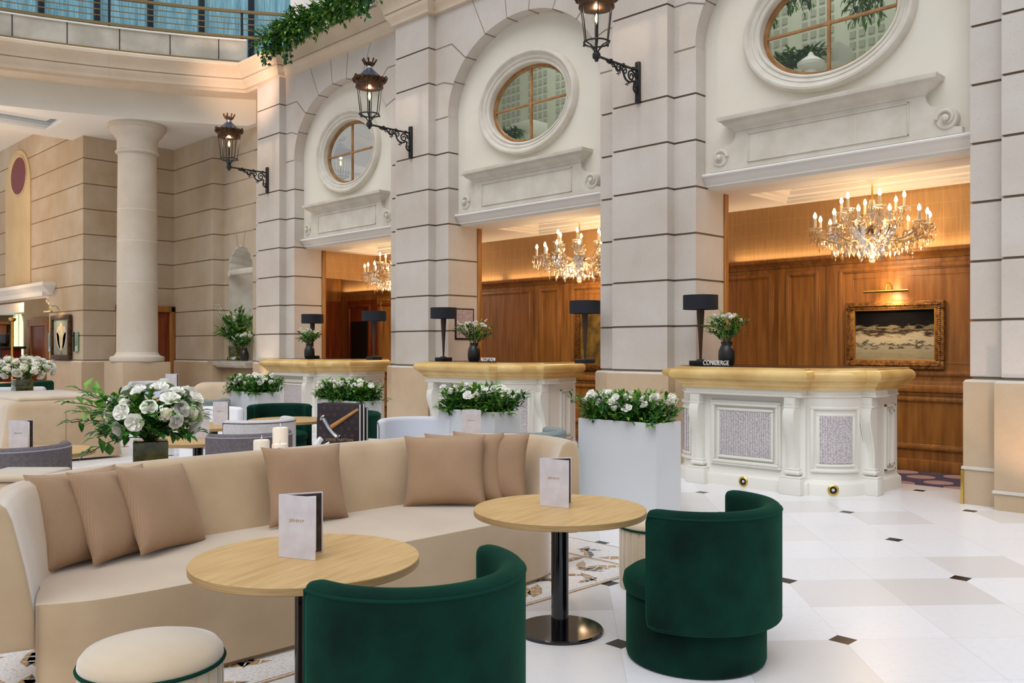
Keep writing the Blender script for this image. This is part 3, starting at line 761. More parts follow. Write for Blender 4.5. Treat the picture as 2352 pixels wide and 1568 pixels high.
# column
cl = thing('column', 'round limestone column standing on a square pedestal', 'column', (-18.85, 7.55, 0))
tag(cl, kind='structure')
q = MB(); q.rbox(-.5, .5, -.5, .5, 0, 1.19, .012); q.build('pedestal', M['plinth'], cl)
q = MB(); q.lathe([(.5, 1.19), (.53, 1.2), (.545, 1.25), (.53, 1.3), (.46, 1.32), (.43, 1.35), (.41, 1.4)], 48); q.build('base', M['column'], cl)
q = MB(); q.lathe([(.41, 1.39), (.4, 2.9), (.393, 4.2), (.38, 5.6)], 48)
for z in (2.86, 3.72, 4.38): q.lathe([(.4025 - (z - 2.9) * .006, z - .006), (.4035 - (z - 2.9) * .006, z), (.4025 - (z - 2.9) * .006, z + .006)], 48, mi=1)
q.build('shaft', [M['column'], M['joint_pale']], cl)
q = MB(); q.lathe([(.38, 5.55), (.43, 5.57), (.435, 5.6), (.4, 5.63), (.4, 5.84), (.42, 5.87), (.425, 5.89), (.45, 5.93), (.5, 5.98), (.535, 6.04), (.545, 6.07), (.55, 6.09), (.575, 6.095), (.58, 6.13), (.575, ZS)], 48); q.build('capital', M['column'], cl)

# door behind the column
dr = tag(thing('door_1', 'dark oak doorway half hidden behind the column', 'door', (XBk + .02, 8.42, 0)), kind='structure')
q = MB()
q.sweep([(0, -.68), (0, .68)], [(0, 0), (0, 0)]) if 0 else None
for y0, y1, z0, z1 in ((-.68, -.54, 0, 2.46), (.54, .68, 0, 2.46), (-.68, .68, 2.32, 2.46)):
    q.rbox(-.02, .07, y0, y1, z0, z1, .012); q.rbox(.05, .09, y0 + .02, y1 - .03, z0, z1 - .02, .012)
q.build('door_frame', M['panel'], dr)
q = MB(); q.rbox(-.02, .03, -.54, .54, 0, 2.33, .004)
for y0, y1 in ((-.46, -.05), (.05, .46)):
    for z0, z1 in ((.2, 1.0), (1.15, 2.2)): q.rbox(.02, .045, y0, y1, z0, z1, .01)
q.build('door_leaf', M['panel_red'], dr)

# room behind the desks
rb = MB()
XA, XZ_ = -16.5, -.6
rb.box(XA, XZ_, YB, YB + .1, 0, 2.62)
rb.box(XA - .1, XA, Y3 - .6, YB + .1, 0, 3.5)
def molding_rect(mb, x0, x1, z0, z1, y, w=.05, d=.03, mi=0):
    mb.sweep([(x0, z0), (x0, z1), (x1, z1), (x1, z0)], [(0, 0)], closed=True) if 0 else None
    for a, b, c, e in ((x0, x1, z1 - w, z1), (x0, x1, z0, z0 + w)):
        mb.rbox(a, b, y - d, y + .01, c, e, .012, 2, mi); mb.rbox(a + w * .6, b - w * .6, y - d * .55, y + .01, c - .015, e + .015, .006, 1, mi)
    for a, b in ((x0, x0 + w), (x1 - w, x1)):
        mb.rbox(a, b, y - d, y + .01, z0 + w * .5, z1 - w * .5, .012, 2, mi); mb.rbox(a - .015, b + .015, y - d * .55, y + .01, z0 + w * .6, z1 - w * .6, .006, 1, mi)
for i in range(-1, 4):
    o = -BAY * i
    for x0, x1, yo in ((-7.55, -6.0, .0), (-5.9, -5.32, .03), (-5.2, -3.1, .06)):
        x0 += o; x1 += o
        if x0 < XA or x1 > XZ_: continue
        rb.box(x0 - .06, x1 + .06, YB - yo - .005, YB + .02, .13, 2.62)
        big = yo == .06
        molding_rect(rb, x0 + .06 + (.05 if big else 0), x1 - .06 - (.05 if big else 0), 1.16, 2.5, YB - yo)
        if big: molding_rect(rb, x0 + .28, x1 - .28, 1.3, 2.38, YB - yo, .02, .012)
        molding_rect(rb, x0 + .06, x1 - .06, .27, .9, YB - yo)
        rb.rbox(x0 - .06, x1 + .06, YB - yo - .05, YB, .96, 1.05, .015)
        rb.rbox(x0 - .06, x1 + .06, YB - yo - .02, YB, .92, 1.1, .006)
        rb.rbox(x0 - .06, x1 + .06, YB - yo - .03, YB, 0, .15, .01)
        rb.sweep([(x0 - .06, YB), (x0 - .06, YB - yo - .01), (x1 + .06, YB - yo - .01), (x1 + .06, YB)], [(0, 2.56), (.01, 2.565), (.02, 2.59), (.05, 2.62), (.085, 2.645), (.09, 2.68), (.08, 2.685), (.07, 2.64), (0, 2.64)])
struct(rb, 'wall_back', M['panel'], 'oak panelled back wall behind the desks', 'wall')
wp = MB(); wp.box(XA - .1, XZ_, YB + .02, YB + .12, 2.6, 3.6)
struct(wp, 'wall_paper', M['wallpaper'], 'gold leaf wallpaper band above the oak panelling', 'wall')
sw = MB(); sw.box(-15.3, -15.2, Y3 - .02, 11.1, 2.88, 3.45)
struct(sw, 'wall_bulkhead', M['wallpaper'], 'gold wallpapered bulkhead at the far end of the desk room', 'wall')
rp = MB(); rp.box(-16.2, -12.5, YB - .02, YB + .01, 0, 2.5)
rp.box(XA - .02, XA + .03, Y3, YB, 0, 2.5)
for x0, x1 in ((-16.2, -15.3), (-15.15, -13.9), (-13.8, -12.6)): molding_rect(rp, x0 + .05, x1 - .05, 1.1, 2.4, YB - .02)
tag(struct(rp, 'wall_far', M['panel_red'], 'reddish panelling at the far end of the desk room', 'wall'))
rd = MB(); rd.box(-16.0, -15.45, YB - .06, YB - .03, 0, 2.05)
tag(rd.build('door_2', M['black']), 'dark doorway in the reddish panelling', 'door', kind='structure')
# ceiling of that room, one recessed coffer per bay
rc = MB(); ZC = 3.42
yc0, yc1 = 9.95, 10.93
edges = []
for i in (2, 1, 0):
    edges.append((CX[i] - 1.33, CX[i] + 1.4))
rc.quad((-17, Y3 - .1, ZC), (0, Y3 - .1, ZC), (0, yc0, ZC), (-17, yc0, ZC)); rc.quad((-17, yc1, ZC), (0, yc1, ZC), (0, YB + .1, ZC), (-17, YB + .1, ZC))
xs = [-17] + [x for e in edges for x in e] + [0]
for a, b in zip(xs[0::2], xs[1::2]): rc.quad((a, yc0, ZC), (b, yc0, ZC), (b, yc1, ZC), (a, yc1, ZC))
for x0, x1 in edges:
    rc.sweep([(x0, yc0), (x1, yc0), (x1, yc1), (x0, yc1)], [(0, ZC), (0, ZC + .03), (.0, ZC + .035), (-.03, ZC + .04), (-.03, ZC + .07), (-.08, ZC + .09), (-.1, ZC + .14), (-.13, ZC + .15), (-.13, ZC + .19)], closed=True)
    rc.quad((x0, yc0, ZC + .185), (x1, yc0, ZC + .185), (x1, yc1, ZC + .185), (x0, yc1, ZC + .185))
struct(rc, 'ceiling_desks', M['white'], 'white coffered ceiling above the desks', 'ceiling')
for i in range(3):
    jt_ = MB(); jt_.rbox(CX[i] - A - .01, CX[i] - A + .03, Y3 - .0, Y3 + .09, 0, ZC, .006)
    jt_.rbox(CX[i] + A - .03, CX[i] + A + .01, Y3, Y3 + .09, 0, ZC, .006)
    struct(jt_, 'trim_%d' % trim_no, M['panel'], 'oak edge trim lining the opening of desk bay ' + ['nearest the right', 'in the middle', 'at the far left'][i], 'trim'); trim_no += 1

# upper rooms seen through the ovals
ur_ = MB(); ur_.box(-16.2, -.5, 11.9, 12.0, 4.2, 7.9)
uf_ = MB(); uf_.box(-16.2, -.5, 9.34, 12, 4.28, 4.38); struct(uf_, 'floor_upper', M['upper'], 'pale floor of the upper room', 'floor')
uc_ = MB(); uc_.box(-16.2, -.5, 9.62, 12, 7.8, 7.9); struct(uc_, 'ceiling_upper', M['upper'], 'pale ceiling of the upper room', 'ceiling')
for i in (0, 1):
    for gx in (-2.0, -1.3, -.6):
        for a in range(4):
            for b in range(9):
                x = CX[i] + gx - .3 - .9 * i + a * .13; z = 5.45 + b * .15
                ur_.box(x, x + .08, 11.885, 11.9, z, z + .09, 1)  # darker squares stand in for the shade inside the lattice holes
struct(ur_, 'wall_upper', [M['upper'], M['lattice']], 'pale upper room with lattice openings drawn as darker squares, seen through the oval windows', 'wall')
for i in (0, 1):
    q = MB(); bx = CX[i] - .70 - .72 * i
    q.rbox(bx - .24, bx + .24, 10.6, 11.0, 5.06, 5.30, .01)
    q.rbox(bx - .04, bx + .04, 10.9, 10.98, 4.38, 5.07, .01)
    tag(q.build('planter_box', M['white']), 'white box planter seen through the oval window ' + bayname[i], 'planter')
q = MB(); q.lathe([(.3, 0), (.3, .14), (.24, .2), (.16, .25), (.09, .29), (.075, .32), (.075, .36), (.15, .40), (.155, .44), (.1, .48), (.04, .52), (.02, .56), (.001, .57)], 28)
for i, sc in ((0, 1.0), (1, .5)):
    o = tag(q.build('finial', M['white'], loc=(CX[i] - .40 - .35 * i, 9.75, 4.38)), 'turned white urn finial inside the oval window ' + bayname[i], 'finial')
    o.scale = (sc, sc, sc)

# upper facade above the cornice
uf = MB(); uf.box(-15.9, 1, 9.45, 9.6, 7.2, 9.8)
struct(uf, 'wall_facade', M['white'], 'plain white upper wall above the cornice', 'wall')

# balcony: parapet boards, railing, curtained windows
pb = MB(); pb.sweep(curvepts, [(-.2, 7.40), (-.18, 7.405), (-.18, 7.445), (-.22, 7.45), (-.22, 7.87), (-.19, 7.875), (-.19, 7.9), (-.4, 7.92)], ms=[1, 1, 1, 0, 2, 2, 2])
for s in [.55 + .93 * j for j in range(9)]:
    a, b = curve(s, -.213), curve(s, -.225); d = Vector((b[0] - a[0], b[1] - a[1])).normalized(); nx, ny = -d.y * .008, d.x * .008
    pb.prism([(a[0] + nx, a[1] + ny), (a[0] - nx, a[1] - ny), (b[0] - nx, b[1] - ny), (b[0] + nx, b[1] + ny)], 7.45, 7.87, 3)
struct(pb, 'wall_parapet', [M['concrete'], M['railbrown'], M['white'], M['black']], 'grey board parapet of the curved balcony', 'wall')
rl = thing('railing', 'dark bronze balcony railing along the curved parapet', 'railing', curve(3) + (7.92,))
def rail(name, z, w, h, mt):
    q = MB(); c0 = Vector(curve(3))
    P = [(x - c0.x, y - c0.y) for x, y in [curve(SM - (SM + 1.1) * j / 36, -.3) for j in range(37)]]
    q.sweep(P, [(-w, z), (w, z), (w, z + h), (-w, z + h), (-w, z)]); q.build(name, mt, rl)
rail('bottom_rail', .03, .03, .05, M['railbrown']); rail('top_rail', .56, .035, .05, M['railbrown'])
for z in (.2, .32, .44): rail('bar', z, .008, .016, M['railbrown'])
for s in (.1, 2.6, 5.1):
    q = MB(); c0 = Vector(curve(3)); a = curve(s, -.3); q.rbox(a[0] - c0.x - .02, a[0] - c0.x + .02, a[1] - c0.y - .02, a[1] - c0.y + .02, -.3, .6, .004); q.build('post', M['darkframe'], rl)
bw = tag(thing('window_5', 'row of dark framed balcony windows with pale blue curtains', 'window', curve(3) + (7.5,)), kind='structure')
c0 = Vector(curve(3))
q = MB(); P = []
for j in range(260):
    s = SM - 11 * j / 259
    x, y = curve(s, -1.35 + .035 * math.sin(s * 26)); P.append((x - c0.x, y - c0.y))
q.sweep(P, [(0, 0), (0, 2.2)]); q.build('curtain', M['curtain'], bw)
q = MB()
for s in [-1.94 + .96 * j for j in range(11)]:
    a = curve(s, -1.22); q.rbox(a[0] - c0.x - .055, a[0] - c0.x + .055, a[1] - c0.y - .05, a[1] - c0.y + .05, 0, 2.2, .006)
q.build('window_frame', M['darkframe'], bw)
q = MB(); q.sweep([(x - c0.x, y - c0.y) for x, y in [curve(SM - 11 * j / 30, -1.24) for j in range(31)]], [(0, 0), (0, 2.2)]); q.build('glass_pane', M['pane'], bw)
q = MB(); q.sweep([curve(SM - 12 * j / 30, -2.0) for j in range(31)], [(0, 7.3), (0, 9.8)]); struct(q, 'wall_balcony', M['darkframe'], 'dark wall behind the balcony windows', 'wall')
# ------------------------------------------------------------------ plants
def leaf(mb, p, d, up, l, w, mi=0, curl=.15):
    x, y, z = frame(d, up)
    p = Vector(p)
    a = p; m = p + z * l * .45 + y * l * curl * .3; t = p + z * l - y * l * curl
    L_ = m + x * w * .5 + y * w * .15; R_ = m - x * w * .5 + y * w * .15
    n = p + z * l * .78 - y * l * curl * .4
    L2 = n + x * w * .28 + y * w * .08; R2 = n - x * w * .28 + y * w * .08
    mb.add([a, L_, m, R_, L2, n, R2, t], [(0, 1, 2), (0, 2, 3), (1, 4, 5, 2), (2, 5, 6, 3), (4, 7, 5), (5, 7, 6)], mi)
def rdir(r, zmin=-1):
    while True:
        v = Vector((r.uniform(-1, 1), r.uniform(-1, 1), r.uniform(zmin, 1)))
        if .05 < v.length <= 1: return v.normalized()
def sprig(mb, p0, p1, r, n=8, l=.06, w=.022, droop=.0, smi=3, mi=None, rad=.002):
    p0 = Vector(p0); p1 = Vector(p1); pts = []
    for k in range(7):
        t = k / 6; q = p0.lerp(p1, t); q.z += math.sin(t * PI) * .12 * (p1 - p0).length - droop * t * t
        pts.append(q)
    mb.tube(pts, rad, 4, smi)
    for k in range(n):
        t = .25 + .75 * (k + .5) / n; i = min(5, int(t * 6)); q = pts[i].lerp(pts[i + 1], t * 6 - i)
        ax = (pts[i + 1] - pts[i]).normalized()
        side = Vector((r.uniform(-1, 1), r.uniform(-1, 1), r.uniform(-.6, .8)))
        d = (ax * .7 + side.normalized() * .8).normalized()
        leaf(mb, q, d, (0, 0, 1), l * r.uniform(.7, 1.2), w * r.uniform(.8, 1.3), r.choice([0, 0, 1, 2]) if mi is None else mi)
    leaf(mb, pts[-1], (pts[-1] - pts[-2]), (0, 0, 1), l, w, 2 if mi is None else mi)
LEAFM = [M['leaf'], M['leaf_d'], M['leaf_y'], M['stem']]
def bloom_mesh(name, style):
    r = random.Random(hash(style) % 97 if False else {'rose': 3, 'puff': 5, 'bell': 8}[style]); q = MB()
    if style == 'puff':
        for k in range(46):
            d = rdir(r, -.25); p = d * r.uniform(.62, 1.0)
            x, y, z = frame(d)
            s = r.uniform(.2, .3)
            for a in range(4):
                an = a * PI / 2 + r.uniform(-.3, .3); v = x * math.cos(an) + y * math.sin(an); u = x * -math.sin(an) + y * math.cos(an)
                q.add([p, p + v * s * .6 + u * s * .42 + z * s * .2, p + v * s + z * s * .1, p + v * s * .6 - u * s * .42 + z * s * .2], [(0, 1, 2, 3)], 1 if r.random() < .15 else 0)
        q.lathe([(.001, -.6), (.55, -.3), (.62, .1), (.4, .5), (.001, .62)], 10, mi=1)
    else:
        rings = [(6, 1.0, .30, .72), (6, .88, .52, .74), (5, .72, .72, .85), (5, .55, .86, .85), (4, .38, .95, 1.0), (3, .22, .98, 1.2)] if style == 'rose' else [(6, 1.0, .45, .7), (5, .7, .75, .5), (3, .4, .85, .4)]
        for c, rad, rise, w in rings:
            o = r.uniform(0, 1)
            for k in range(c):
                a = 2 * PI * (k + o) / c
                vs = []
                for t in (0, .5, 1):
                    for s in (-1, -.33, .33, 1):
                        b = a + s * w * (.35 + .65 * math.sin(PI * (.15 + .6 * t)))
                        rr_ = rad * (.15 + .85 * t ** .6) * (1 - .1 * s * s); z = rise * (.05 + .95 * t ** 1.2) - .16 * (t == 1) * (1.15 - rise) + .08 * s * s * t
                        vs.append((rr_ * math.cos(b), rr_ * math.sin(b), z + .06 * math.sin(5 * b)))
                q.add(vs, [(i * 4 + j, i * 4 + j + 1, i * 4 + j + 5, i * 4 + j + 4) for i in range(2) for j in range(3)])
        q.lathe([(.001, -.25), (.2, -.12), (.24, .1), (.14, .5), (.001, .7)], 8, mi=0)
    return q.build(name, [M['petal'], M['petal_c']], angle=60, fix=False)
PROTO = {k: bloom_mesh('blossom', k) for k in ('rose', 'puff', 'bell')}
def bloom(parent, kind, p, d, s, r):
    x, y, z = frame(d)
    a = r.uniform(0, 6.28)
    Mx = Matrix((( x[0], y[0], z[0], p[0]), (x[1], y[1], z[1], p[1]), (x[2], y[2], z[2], p[2]), (0, 0, 0, 1))) @ Matrix.Rotation(a, 4, 'Z') @ Matrix.Diagonal((s, s, s * .85, 1))
    return inst(PROTO[kind], 'blossom', parent, Mx)

# ------------------------------------------------------------------ reception desks
def rel(P): return [(x + 4.465, y - Y0) for x, y in P]
D_front = arc(-5.53, 8.9, .43, 180, 270, 10) + [(-5.62, 8.47)]
def desk_path(o_front, r, bay):       # plan outline of the desk: rounded corners, forward centre bay
    L = arc(-5.53, 8.90, r, 180, 270, 12); Rr = arc(-4.31, 8.90, r, 270, 358, 12)
    P = [(-5.53 - r, 9.62), ] + L
    if bay: P += [(-5.63, 8.90 - r), (-5.63, bay), (-4.27, bay), (-4.27, 8.90 - r)]
    P += Rr
    P += [(-4.31 + r, 8.885), (-3.72, 8.885), (-3.72, 9.17)] if bay else []
    P += [(-4.31 + r + (.06 if not bay else .0), 9.17)] if bay else []
    P += [(-3.82, 9.18), (-3.82, 9.62)]
    return P
def clean(P):
    out = []
    for p in P:
        if not out or math.hypot(p[0] - out[-1][0], p[1] - out[-1][1]) > .006: out.append(p)
    return out
def make_desk(label):
    t = thing('reception_desk', label, 'desk', (CX[0], Y0, 0))
    base = rel(clean(desk_path(0, .43, None)))
    mid = [(-5.63, 8.47), (-5.63, 8.44), (-4.27, 8.44), (-4.27, 8.47)]
    body = clean([(-5.96, 9.62)] + arc(-5.53, 8.90, .43, 180, 270, 12) + mid + arc(-4.31, 8.90, .43, 270, 360, 12) + [(-3.82, 8.95), (-3.82, 9.62)])
    body = rel(body)
    q = MB()
    q.sweep(body, [(.045, 0), (.045, .115), (.035, .13), (.012, .14), (0, .16), (0, 1.07)])
    # raised panel mouldings on the centre bay
    def px(x): return x + 4.465
    yb = 8.44 - Y0
    for x0, x1, z0, z1, d in ((-5.37, -4.53, .225, .925, .03), (-5.345, -4.555, .25, .90, .042), (-5.285, -4.615, .30, .845, .03)):
        for a, b, c, e in ((x0, x1, z1 - .03, z1), (x0, x1, z0, z0 + .03), (x0, x0 + .03, z0 + .03, z1 - .03), (x1 - .03, x1, z0 + .03, z1 - .03)):
            q.rbox(px(a), px(b), yb - d, yb + .02, c, e, .009, 2)
    # raised frames following the curved corners
    for cxx, a0, a1 in ((-4.31, 281, 347), (-5.53, 193, 259)):
        for r0, b0, b1, z0, z1 in ((.455, a0, a1, .235, .90), (.445, a0 + 7, a1 - 7, .29, .83)):
            for za, zb, c0, c1 in ((z0, z0 + .03, b0, b1), (z1 - .03, z1, b0, b1), (z0 + .03, z1 - .03, b0, b0 + 4), (z0 + .03, z1 - .03, b1 - 4, b1)):
                P = rel(arc(cxx, 8.9, .43, c0, c1, 10 if c1 - c0 > 6 else 2))
                q.sweep(P, [(-.01, za), (r0 - .435, za), (r0 - .43, za + .008), (r0 - .43, zb - .008), (r0 - .435, zb), (-.01, zb)], cap=True)
    # end panel on the right side
    xs_ = -3.82 + 4.465
    for y0, y1, z0, z1, d in ((.35, .60, .2, .9, .02), (.40, .55, .26, .84, .03)):
        for a, b, c, e in ((y0, y1, z1 - .025, z1), (y0, y1, z0, z0 + .025), (y0, y0 + .025, z0, z1), (y1 - .025, y1, z0, z1)):
            q.rbox(xs_ - .01, xs_ + d, a, b, c, e, .003, 1)
    # frieze under the counter
    fz = rel(clean([(-5.965, 9.62)] + arc(-5.53, 8.90, .435, 180, 270, 12) + [(-5.635, 8.465), (-5.635, 8.335), (-4.265, 8.335), (-4.265, 8.465)] + arc(-4.31, 8.90, .435, 270, 357, 12) + [(-3.74, 8.877), (-3.74, 9.18), (-3.81, 9.19), (-3.81, 9.62)]))
    q.sweep(fz, [(-.02, .985), (0, .99), (.012, .995), (.012, 1.01), (.0, 1.015), (.0, 1.075)])
    q.build('desk_body', M['desk'], t)
    # scrolled pilasters
    for cx_, yf, wall in ((-5.515, 8.44, 1), (-4.385, 8.44, 1), (-3.83, 8.98, 1)):
        s = MB(); w = .058
        P = [(yf + .02, .155), (yf - .045, .155), (yf - .05, .2), (yf - .046, .27), (yf - .042, .34), (yf - .045, .42), (yf - .06, .5), (yf - .086, .58), (yf - .118, .66), (yf - .142, .74), (yf - .148, .80), (yf - .138, .86), (yf - .118, .88), (yf - .118, .99), (yf + .02, .99)]
        P = [(y - Y0, z) for y, z in P]
        Mt = Matrix(((0, 0, 1, 0), (1, 0, 0, 0), (0, 1, 0, 0), (0, 0, 0, 1)))
        s.prism(P, px(cx_) - w, px(cx_) + w, M=Mt)
        ins = [(y - .008, z) for y, z in P[3:10]]
        for e in (-1, 1):
            s.tube([(px(cx_) + e * (w - .014), y + .004, z) for y, z in ins], .005, 5)
        s.rbox(px(cx_) - .068, px(cx_) + .068, yf - Y0 - .122, yf - Y0 + .02, .885, .9, .004); s.rbox(px(cx_) - .04, px(cx_) + .04, yf - Y0 - .122, yf - Y0, .915, .965, .004)
        s.rbox(px(cx_) - .086, px(cx_) + .086, yf - Y0 - .085, yf - Y0 + .02, .2, .245, .018, 3); s.rbox(px(cx_) - .074, px(cx_) + .074, yf - Y0 - .07, yf - Y0 + .02, .245, .265, .006)
        s.rbox(px(cx_) - .12, px(cx_) + .12, yf - Y0 - .12, yf - Y0 + .03, 0, .165, .006); s.rbox(px(cx_) - .115, px(cx_) + .115, yf - Y0 - .105, yf - Y0 + .02, .165, .185, .006)
        s.build('scroll_pilaster', M['desk'], t)
    g = MB(); g.rbox(px(-5.255), px(-4.645), yb - .02, yb + .005, .325, .82, .006); g.build('woven_panel', M['grille'], t)
    for cxx, a0, a1 in ((-4.31, 292, 336), (-5.53, 204, 248)):
        g = MB(); g.sweep(rel(arc(cxx, 8.9, .43, a0, a1, 10)), [(-.01, .325), (.012, .327), (.012, .808), (-.01, .81)], cap=True); g.build('woven_panel', M['grille'], t)
    ct = rel(clean([(-5.965, 9.62)] + arc(-5.53, 8.90, .435, 180, 270, 12) + [(-5.635, 8.465), (-5.635, 8.335), (-4.265, 8.335), (-4.265, 8.465)] + arc(-4.31, 8.90, .435, 270, 350, 12) + [(-3.86, 8.877), (-3.76, 8.877), (-3.76, 9.62)]))
    c = MB()
    prof = [(-.02, 1.062), (.03, 1.064), (.034, 1.075), (.036, 1.095), (.05, 1.105), (.066, 1.118), (.07, 1.135), (.085, 1.14), (.088, 1.15)] + [(.068 + .068 * math.cos(R(a)), 1.208 + .06 * math.sin(R(a))) for a in range(-80, 91, 14)] + [(.07, 1.272), (.07, 1.285), (.04, 1.288)]
    c.sweep(ct, prof)
    c.build('counter_moulding', M['goldstone'], t)
    top = MB()
    P2 = []
    bmP = ct
    top.prism(bmP, 1.27, 1.2885, caps=(0, 1)); top.build('counter_top', M['darkwood'], t)
    for x, y, z, nx, ny in ((-4.95, 8.44 - .047, .068, 0, -1), (-4.31 + .478 * math.cos(R(308)), 8.9 + .478 * math.sin(R(308)), .068, math.cos(R(308)), math.sin(R(308)))):
        sl = MB()
        Mt = Matrix.Translation((x + 4.465, y - Y0, z)) @ Vector((nx, ny, 0)).to_track_quat('Z', 'Y').to_matrix().to_4x4()
        sl.lathe([(.052, -.01), (.054, .004), (.045, .01), (.036, .008), (.033, .0)], 24, M=Mt); sl.lathe([(.033, .001), (.02, .003), (.001, .003)], 16, mi=1, M=Mt); sl.lathe([(.016, .003), (.012, .008), (.001, .009)], 12, mi=2, M=Mt)
        sl.build('spotlight', [M['brass'], M['black'], M['uplight']], t)
    return t
desk = make_desk('white panelled concierge desk with honey marble counter in the nearest bay')
dup(desk, (CX[1], Y0, 0), 0, 'white panelled desk with honey marble counter in the middle bay, behind a reception sign', 'reception desks')
dup(desk, (CX[2], Y0, 0), 0, 'white panelled desk with honey marble counter in the farthest bay', 'reception desks')
desk['group'] = 'reception desks'
CTZ = 1.29

# desk lamps
def make_lamp(label, loc):
    t = thing('table_lamp', label, 'lamp', loc, group='desk lamps')
    q = MB(); q.rbox(-.095, .095, -.095, .095, 0, .055, .006); q.lathe([(.05, .055), (.045, .065), (.03, .07)], 16); q.build('base', M['black'], t)
    q = MB(); n = 32
    prof = [(.014, .065), (.016, .12), (.024, .3), (.036, .48), (.043, .6), (.043, .66)]
    vs = []
    for r_, z in prof:
        for k in range(n): 
            a = 2 * PI * k / n; rr_ = r_ * (1 - .13 * (k % 4 in (0, 1))); vs.append((rr_ * math.cos(a), rr_ * math.sin(a), z))
    q.add(vs, [(j * n + k, j * n + (k + 1) % n, (j + 1) * n + (k + 1) % n, (j + 1) * n + k) for j in range(len(prof) - 1) for k in range(n)])
    q.build('fluted_stem', M['ebony'], t)
    q = MB(); q.lathe([(.2, .645), (.2, .81)], 40); q.lathe([(.197, .81), (.197, .645)], 40, mi=1); q.lathe([(.2, .81), (.197, .81)], 40); q.lathe([(.2, .645), (.197, .645)], 40)
    q.build('lamp_shade', [M['lampshade'], M['gold_in']], t, fix=False)
    q = MB(); q.lathe([(.001, .70), (.025, .705), (.03, .73), (.02, .76), (.001, .765)], 12); q.build('bulb', M['bulb'], t)
    return t
LAMPS = [((-5.71, 8.74), 'black drum shade lamp on the left end of the concierge desk'),
         ((-10.28, 8.74), 'black drum shade lamp on the left end of the middle desk'),
         ((-7.46, 8.74), 'black drum shade lamp on the right end of the middle desk'),
         ((-14.04, 8.80), 'black drum shade lamp behind white flowers on the far desk'),
         ((-12.06, 8.74), 'black drum shade lamp standing alone on the far desk against red panelling')]
l0 = make_lamp(LAMPS[0][1], LAMPS[0][0] + (CTZ,))
for (x, y), lb in LAMPS[1:]: dup(l0, (x, y, CTZ), 0, lb, 'desk lamps')

# vases of flowers on the desks
def dome_of_blooms(t, r, c, rad, n, s0, s1, kinds):
    for k in range(n):
        f = (k + .5) / n; z = 1 - 1.55 * f; a = 2.39996 * k; q_ = math.sqrt(max(0, 1 - z * z))
        d = Vector((q_ * math.cos(a), q_ * math.sin(a), z)); p = Vector((c[0] + d.x * rad[0], c[1] + d.y * rad[1], c[2] + d.z * rad[2])) + rdir(r) * .02
        bloom(t, r.choice(kinds), p, (Vector((d.x / rad[0], d.y / rad[1], d.z / rad[2])).normalized() + rdir(r) * .25).normalized(), r.uniform(s0, s1), r)
def make_bouquet(name, label, loc, seed, vase, spread=.27, h0=.28, h1=.62, nb=9, nsp=34, bs=.035, leaf_l=.05, group=None, white_sprays=3):
    t = thing(name, label, 'flowers', loc, group=group); r = random.Random(seed)
    vase(t)
    q = MB()
    for k in range(nsp):
        a = r.uniform(0, 2 * PI); rad = spread * math.sqrt(r.uniform(.05, 1)); z = h0 + (h1 - h0) * r.uniform(.35, 1) * (1.05 - .35 * rad / spread)
        sprig(q, (r.uniform(-.02, .02), r.uniform(-.02, .02), h0 - .06), (rad * math.cos(a), rad * math.sin(a), z), r, 10, leaf_l * 1.25, leaf_l * .52)
    q.build('foliage', LEAFM, t, angle=None, fix=False)
    for k in range(nb):
        a = 2.4 * k; rad = spread * .62 * math.sqrt((k + .3) / nb); p = Vector((rad * math.cos(a), rad * math.sin(a), h0 + (h1 - h0) * (.78 - .3 * (rad / spread) ** 2) + r.uniform(-.02, .03)))
        d = (Vector((p.x, p.y, .25)) + rdir(r) * .15).normalized()
        bloom(t, r.choice(['rose', 'puff', 'rose']), p, d, bs * r.uniform(.85, 1.2), r)
    for k in range(white_sprays):
        a = r.uniform(0, 2 * PI); e = Vector((spread * 1.05 * math.cos(a), spread * 1.05 * math.sin(a), h1 + r.uniform(-.12, .06)))
        s = MB(); b = Vector((0, 0, h0)); s.tube([b, b.lerp(e, .6) + Vector((0, 0, .03)), e], .002, 4, 2)
        for j in range(9):
            p = b.lerp(e, .68 + .036 * j) + rdir(r) * .012; s.lathe([(.001, -.009), (.009, -.004), (.01, .004), (.001, .01)], 6, p, j % 2)
        s.build('flower_spray', [M['petal'], M['petal_c'], M['stem']], t, fix=False)
    return t
def vase_jar(t):
    q = MB(); q.lathe([(.001, 0), (.07, .002), (.085, .03), (.092, .1), (.088, .17), (.068, .215), (.058, .235), (.062, .255), (.066, .27), (.055, .268), (.05, .24)], 32); q.build('vase', M['vasedark'], t)
make_bouquet('flower_arrangement', 'white flowers in a dark round vase behind the concierge sign', (-5.28, 8.60, CTZ), 11, vase_jar, nb=10, group='desk flower vases')
make_bouquet('flower_arrangement', 'white roses with spreading greenery in a dark vase on the middle desk', (-9.44, 8.60, CTZ), 12, vase_jar, nb=9, spread=.31, group='desk flower vases')
make_bouquet('flower_arrangement', 'white flowers in a dark vase in front of a lamp on the far desk', (-13.66, 8.50, CTZ), 13, vase_jar, nb=12, spread=.24, h1=.56, group='desk flower vases')

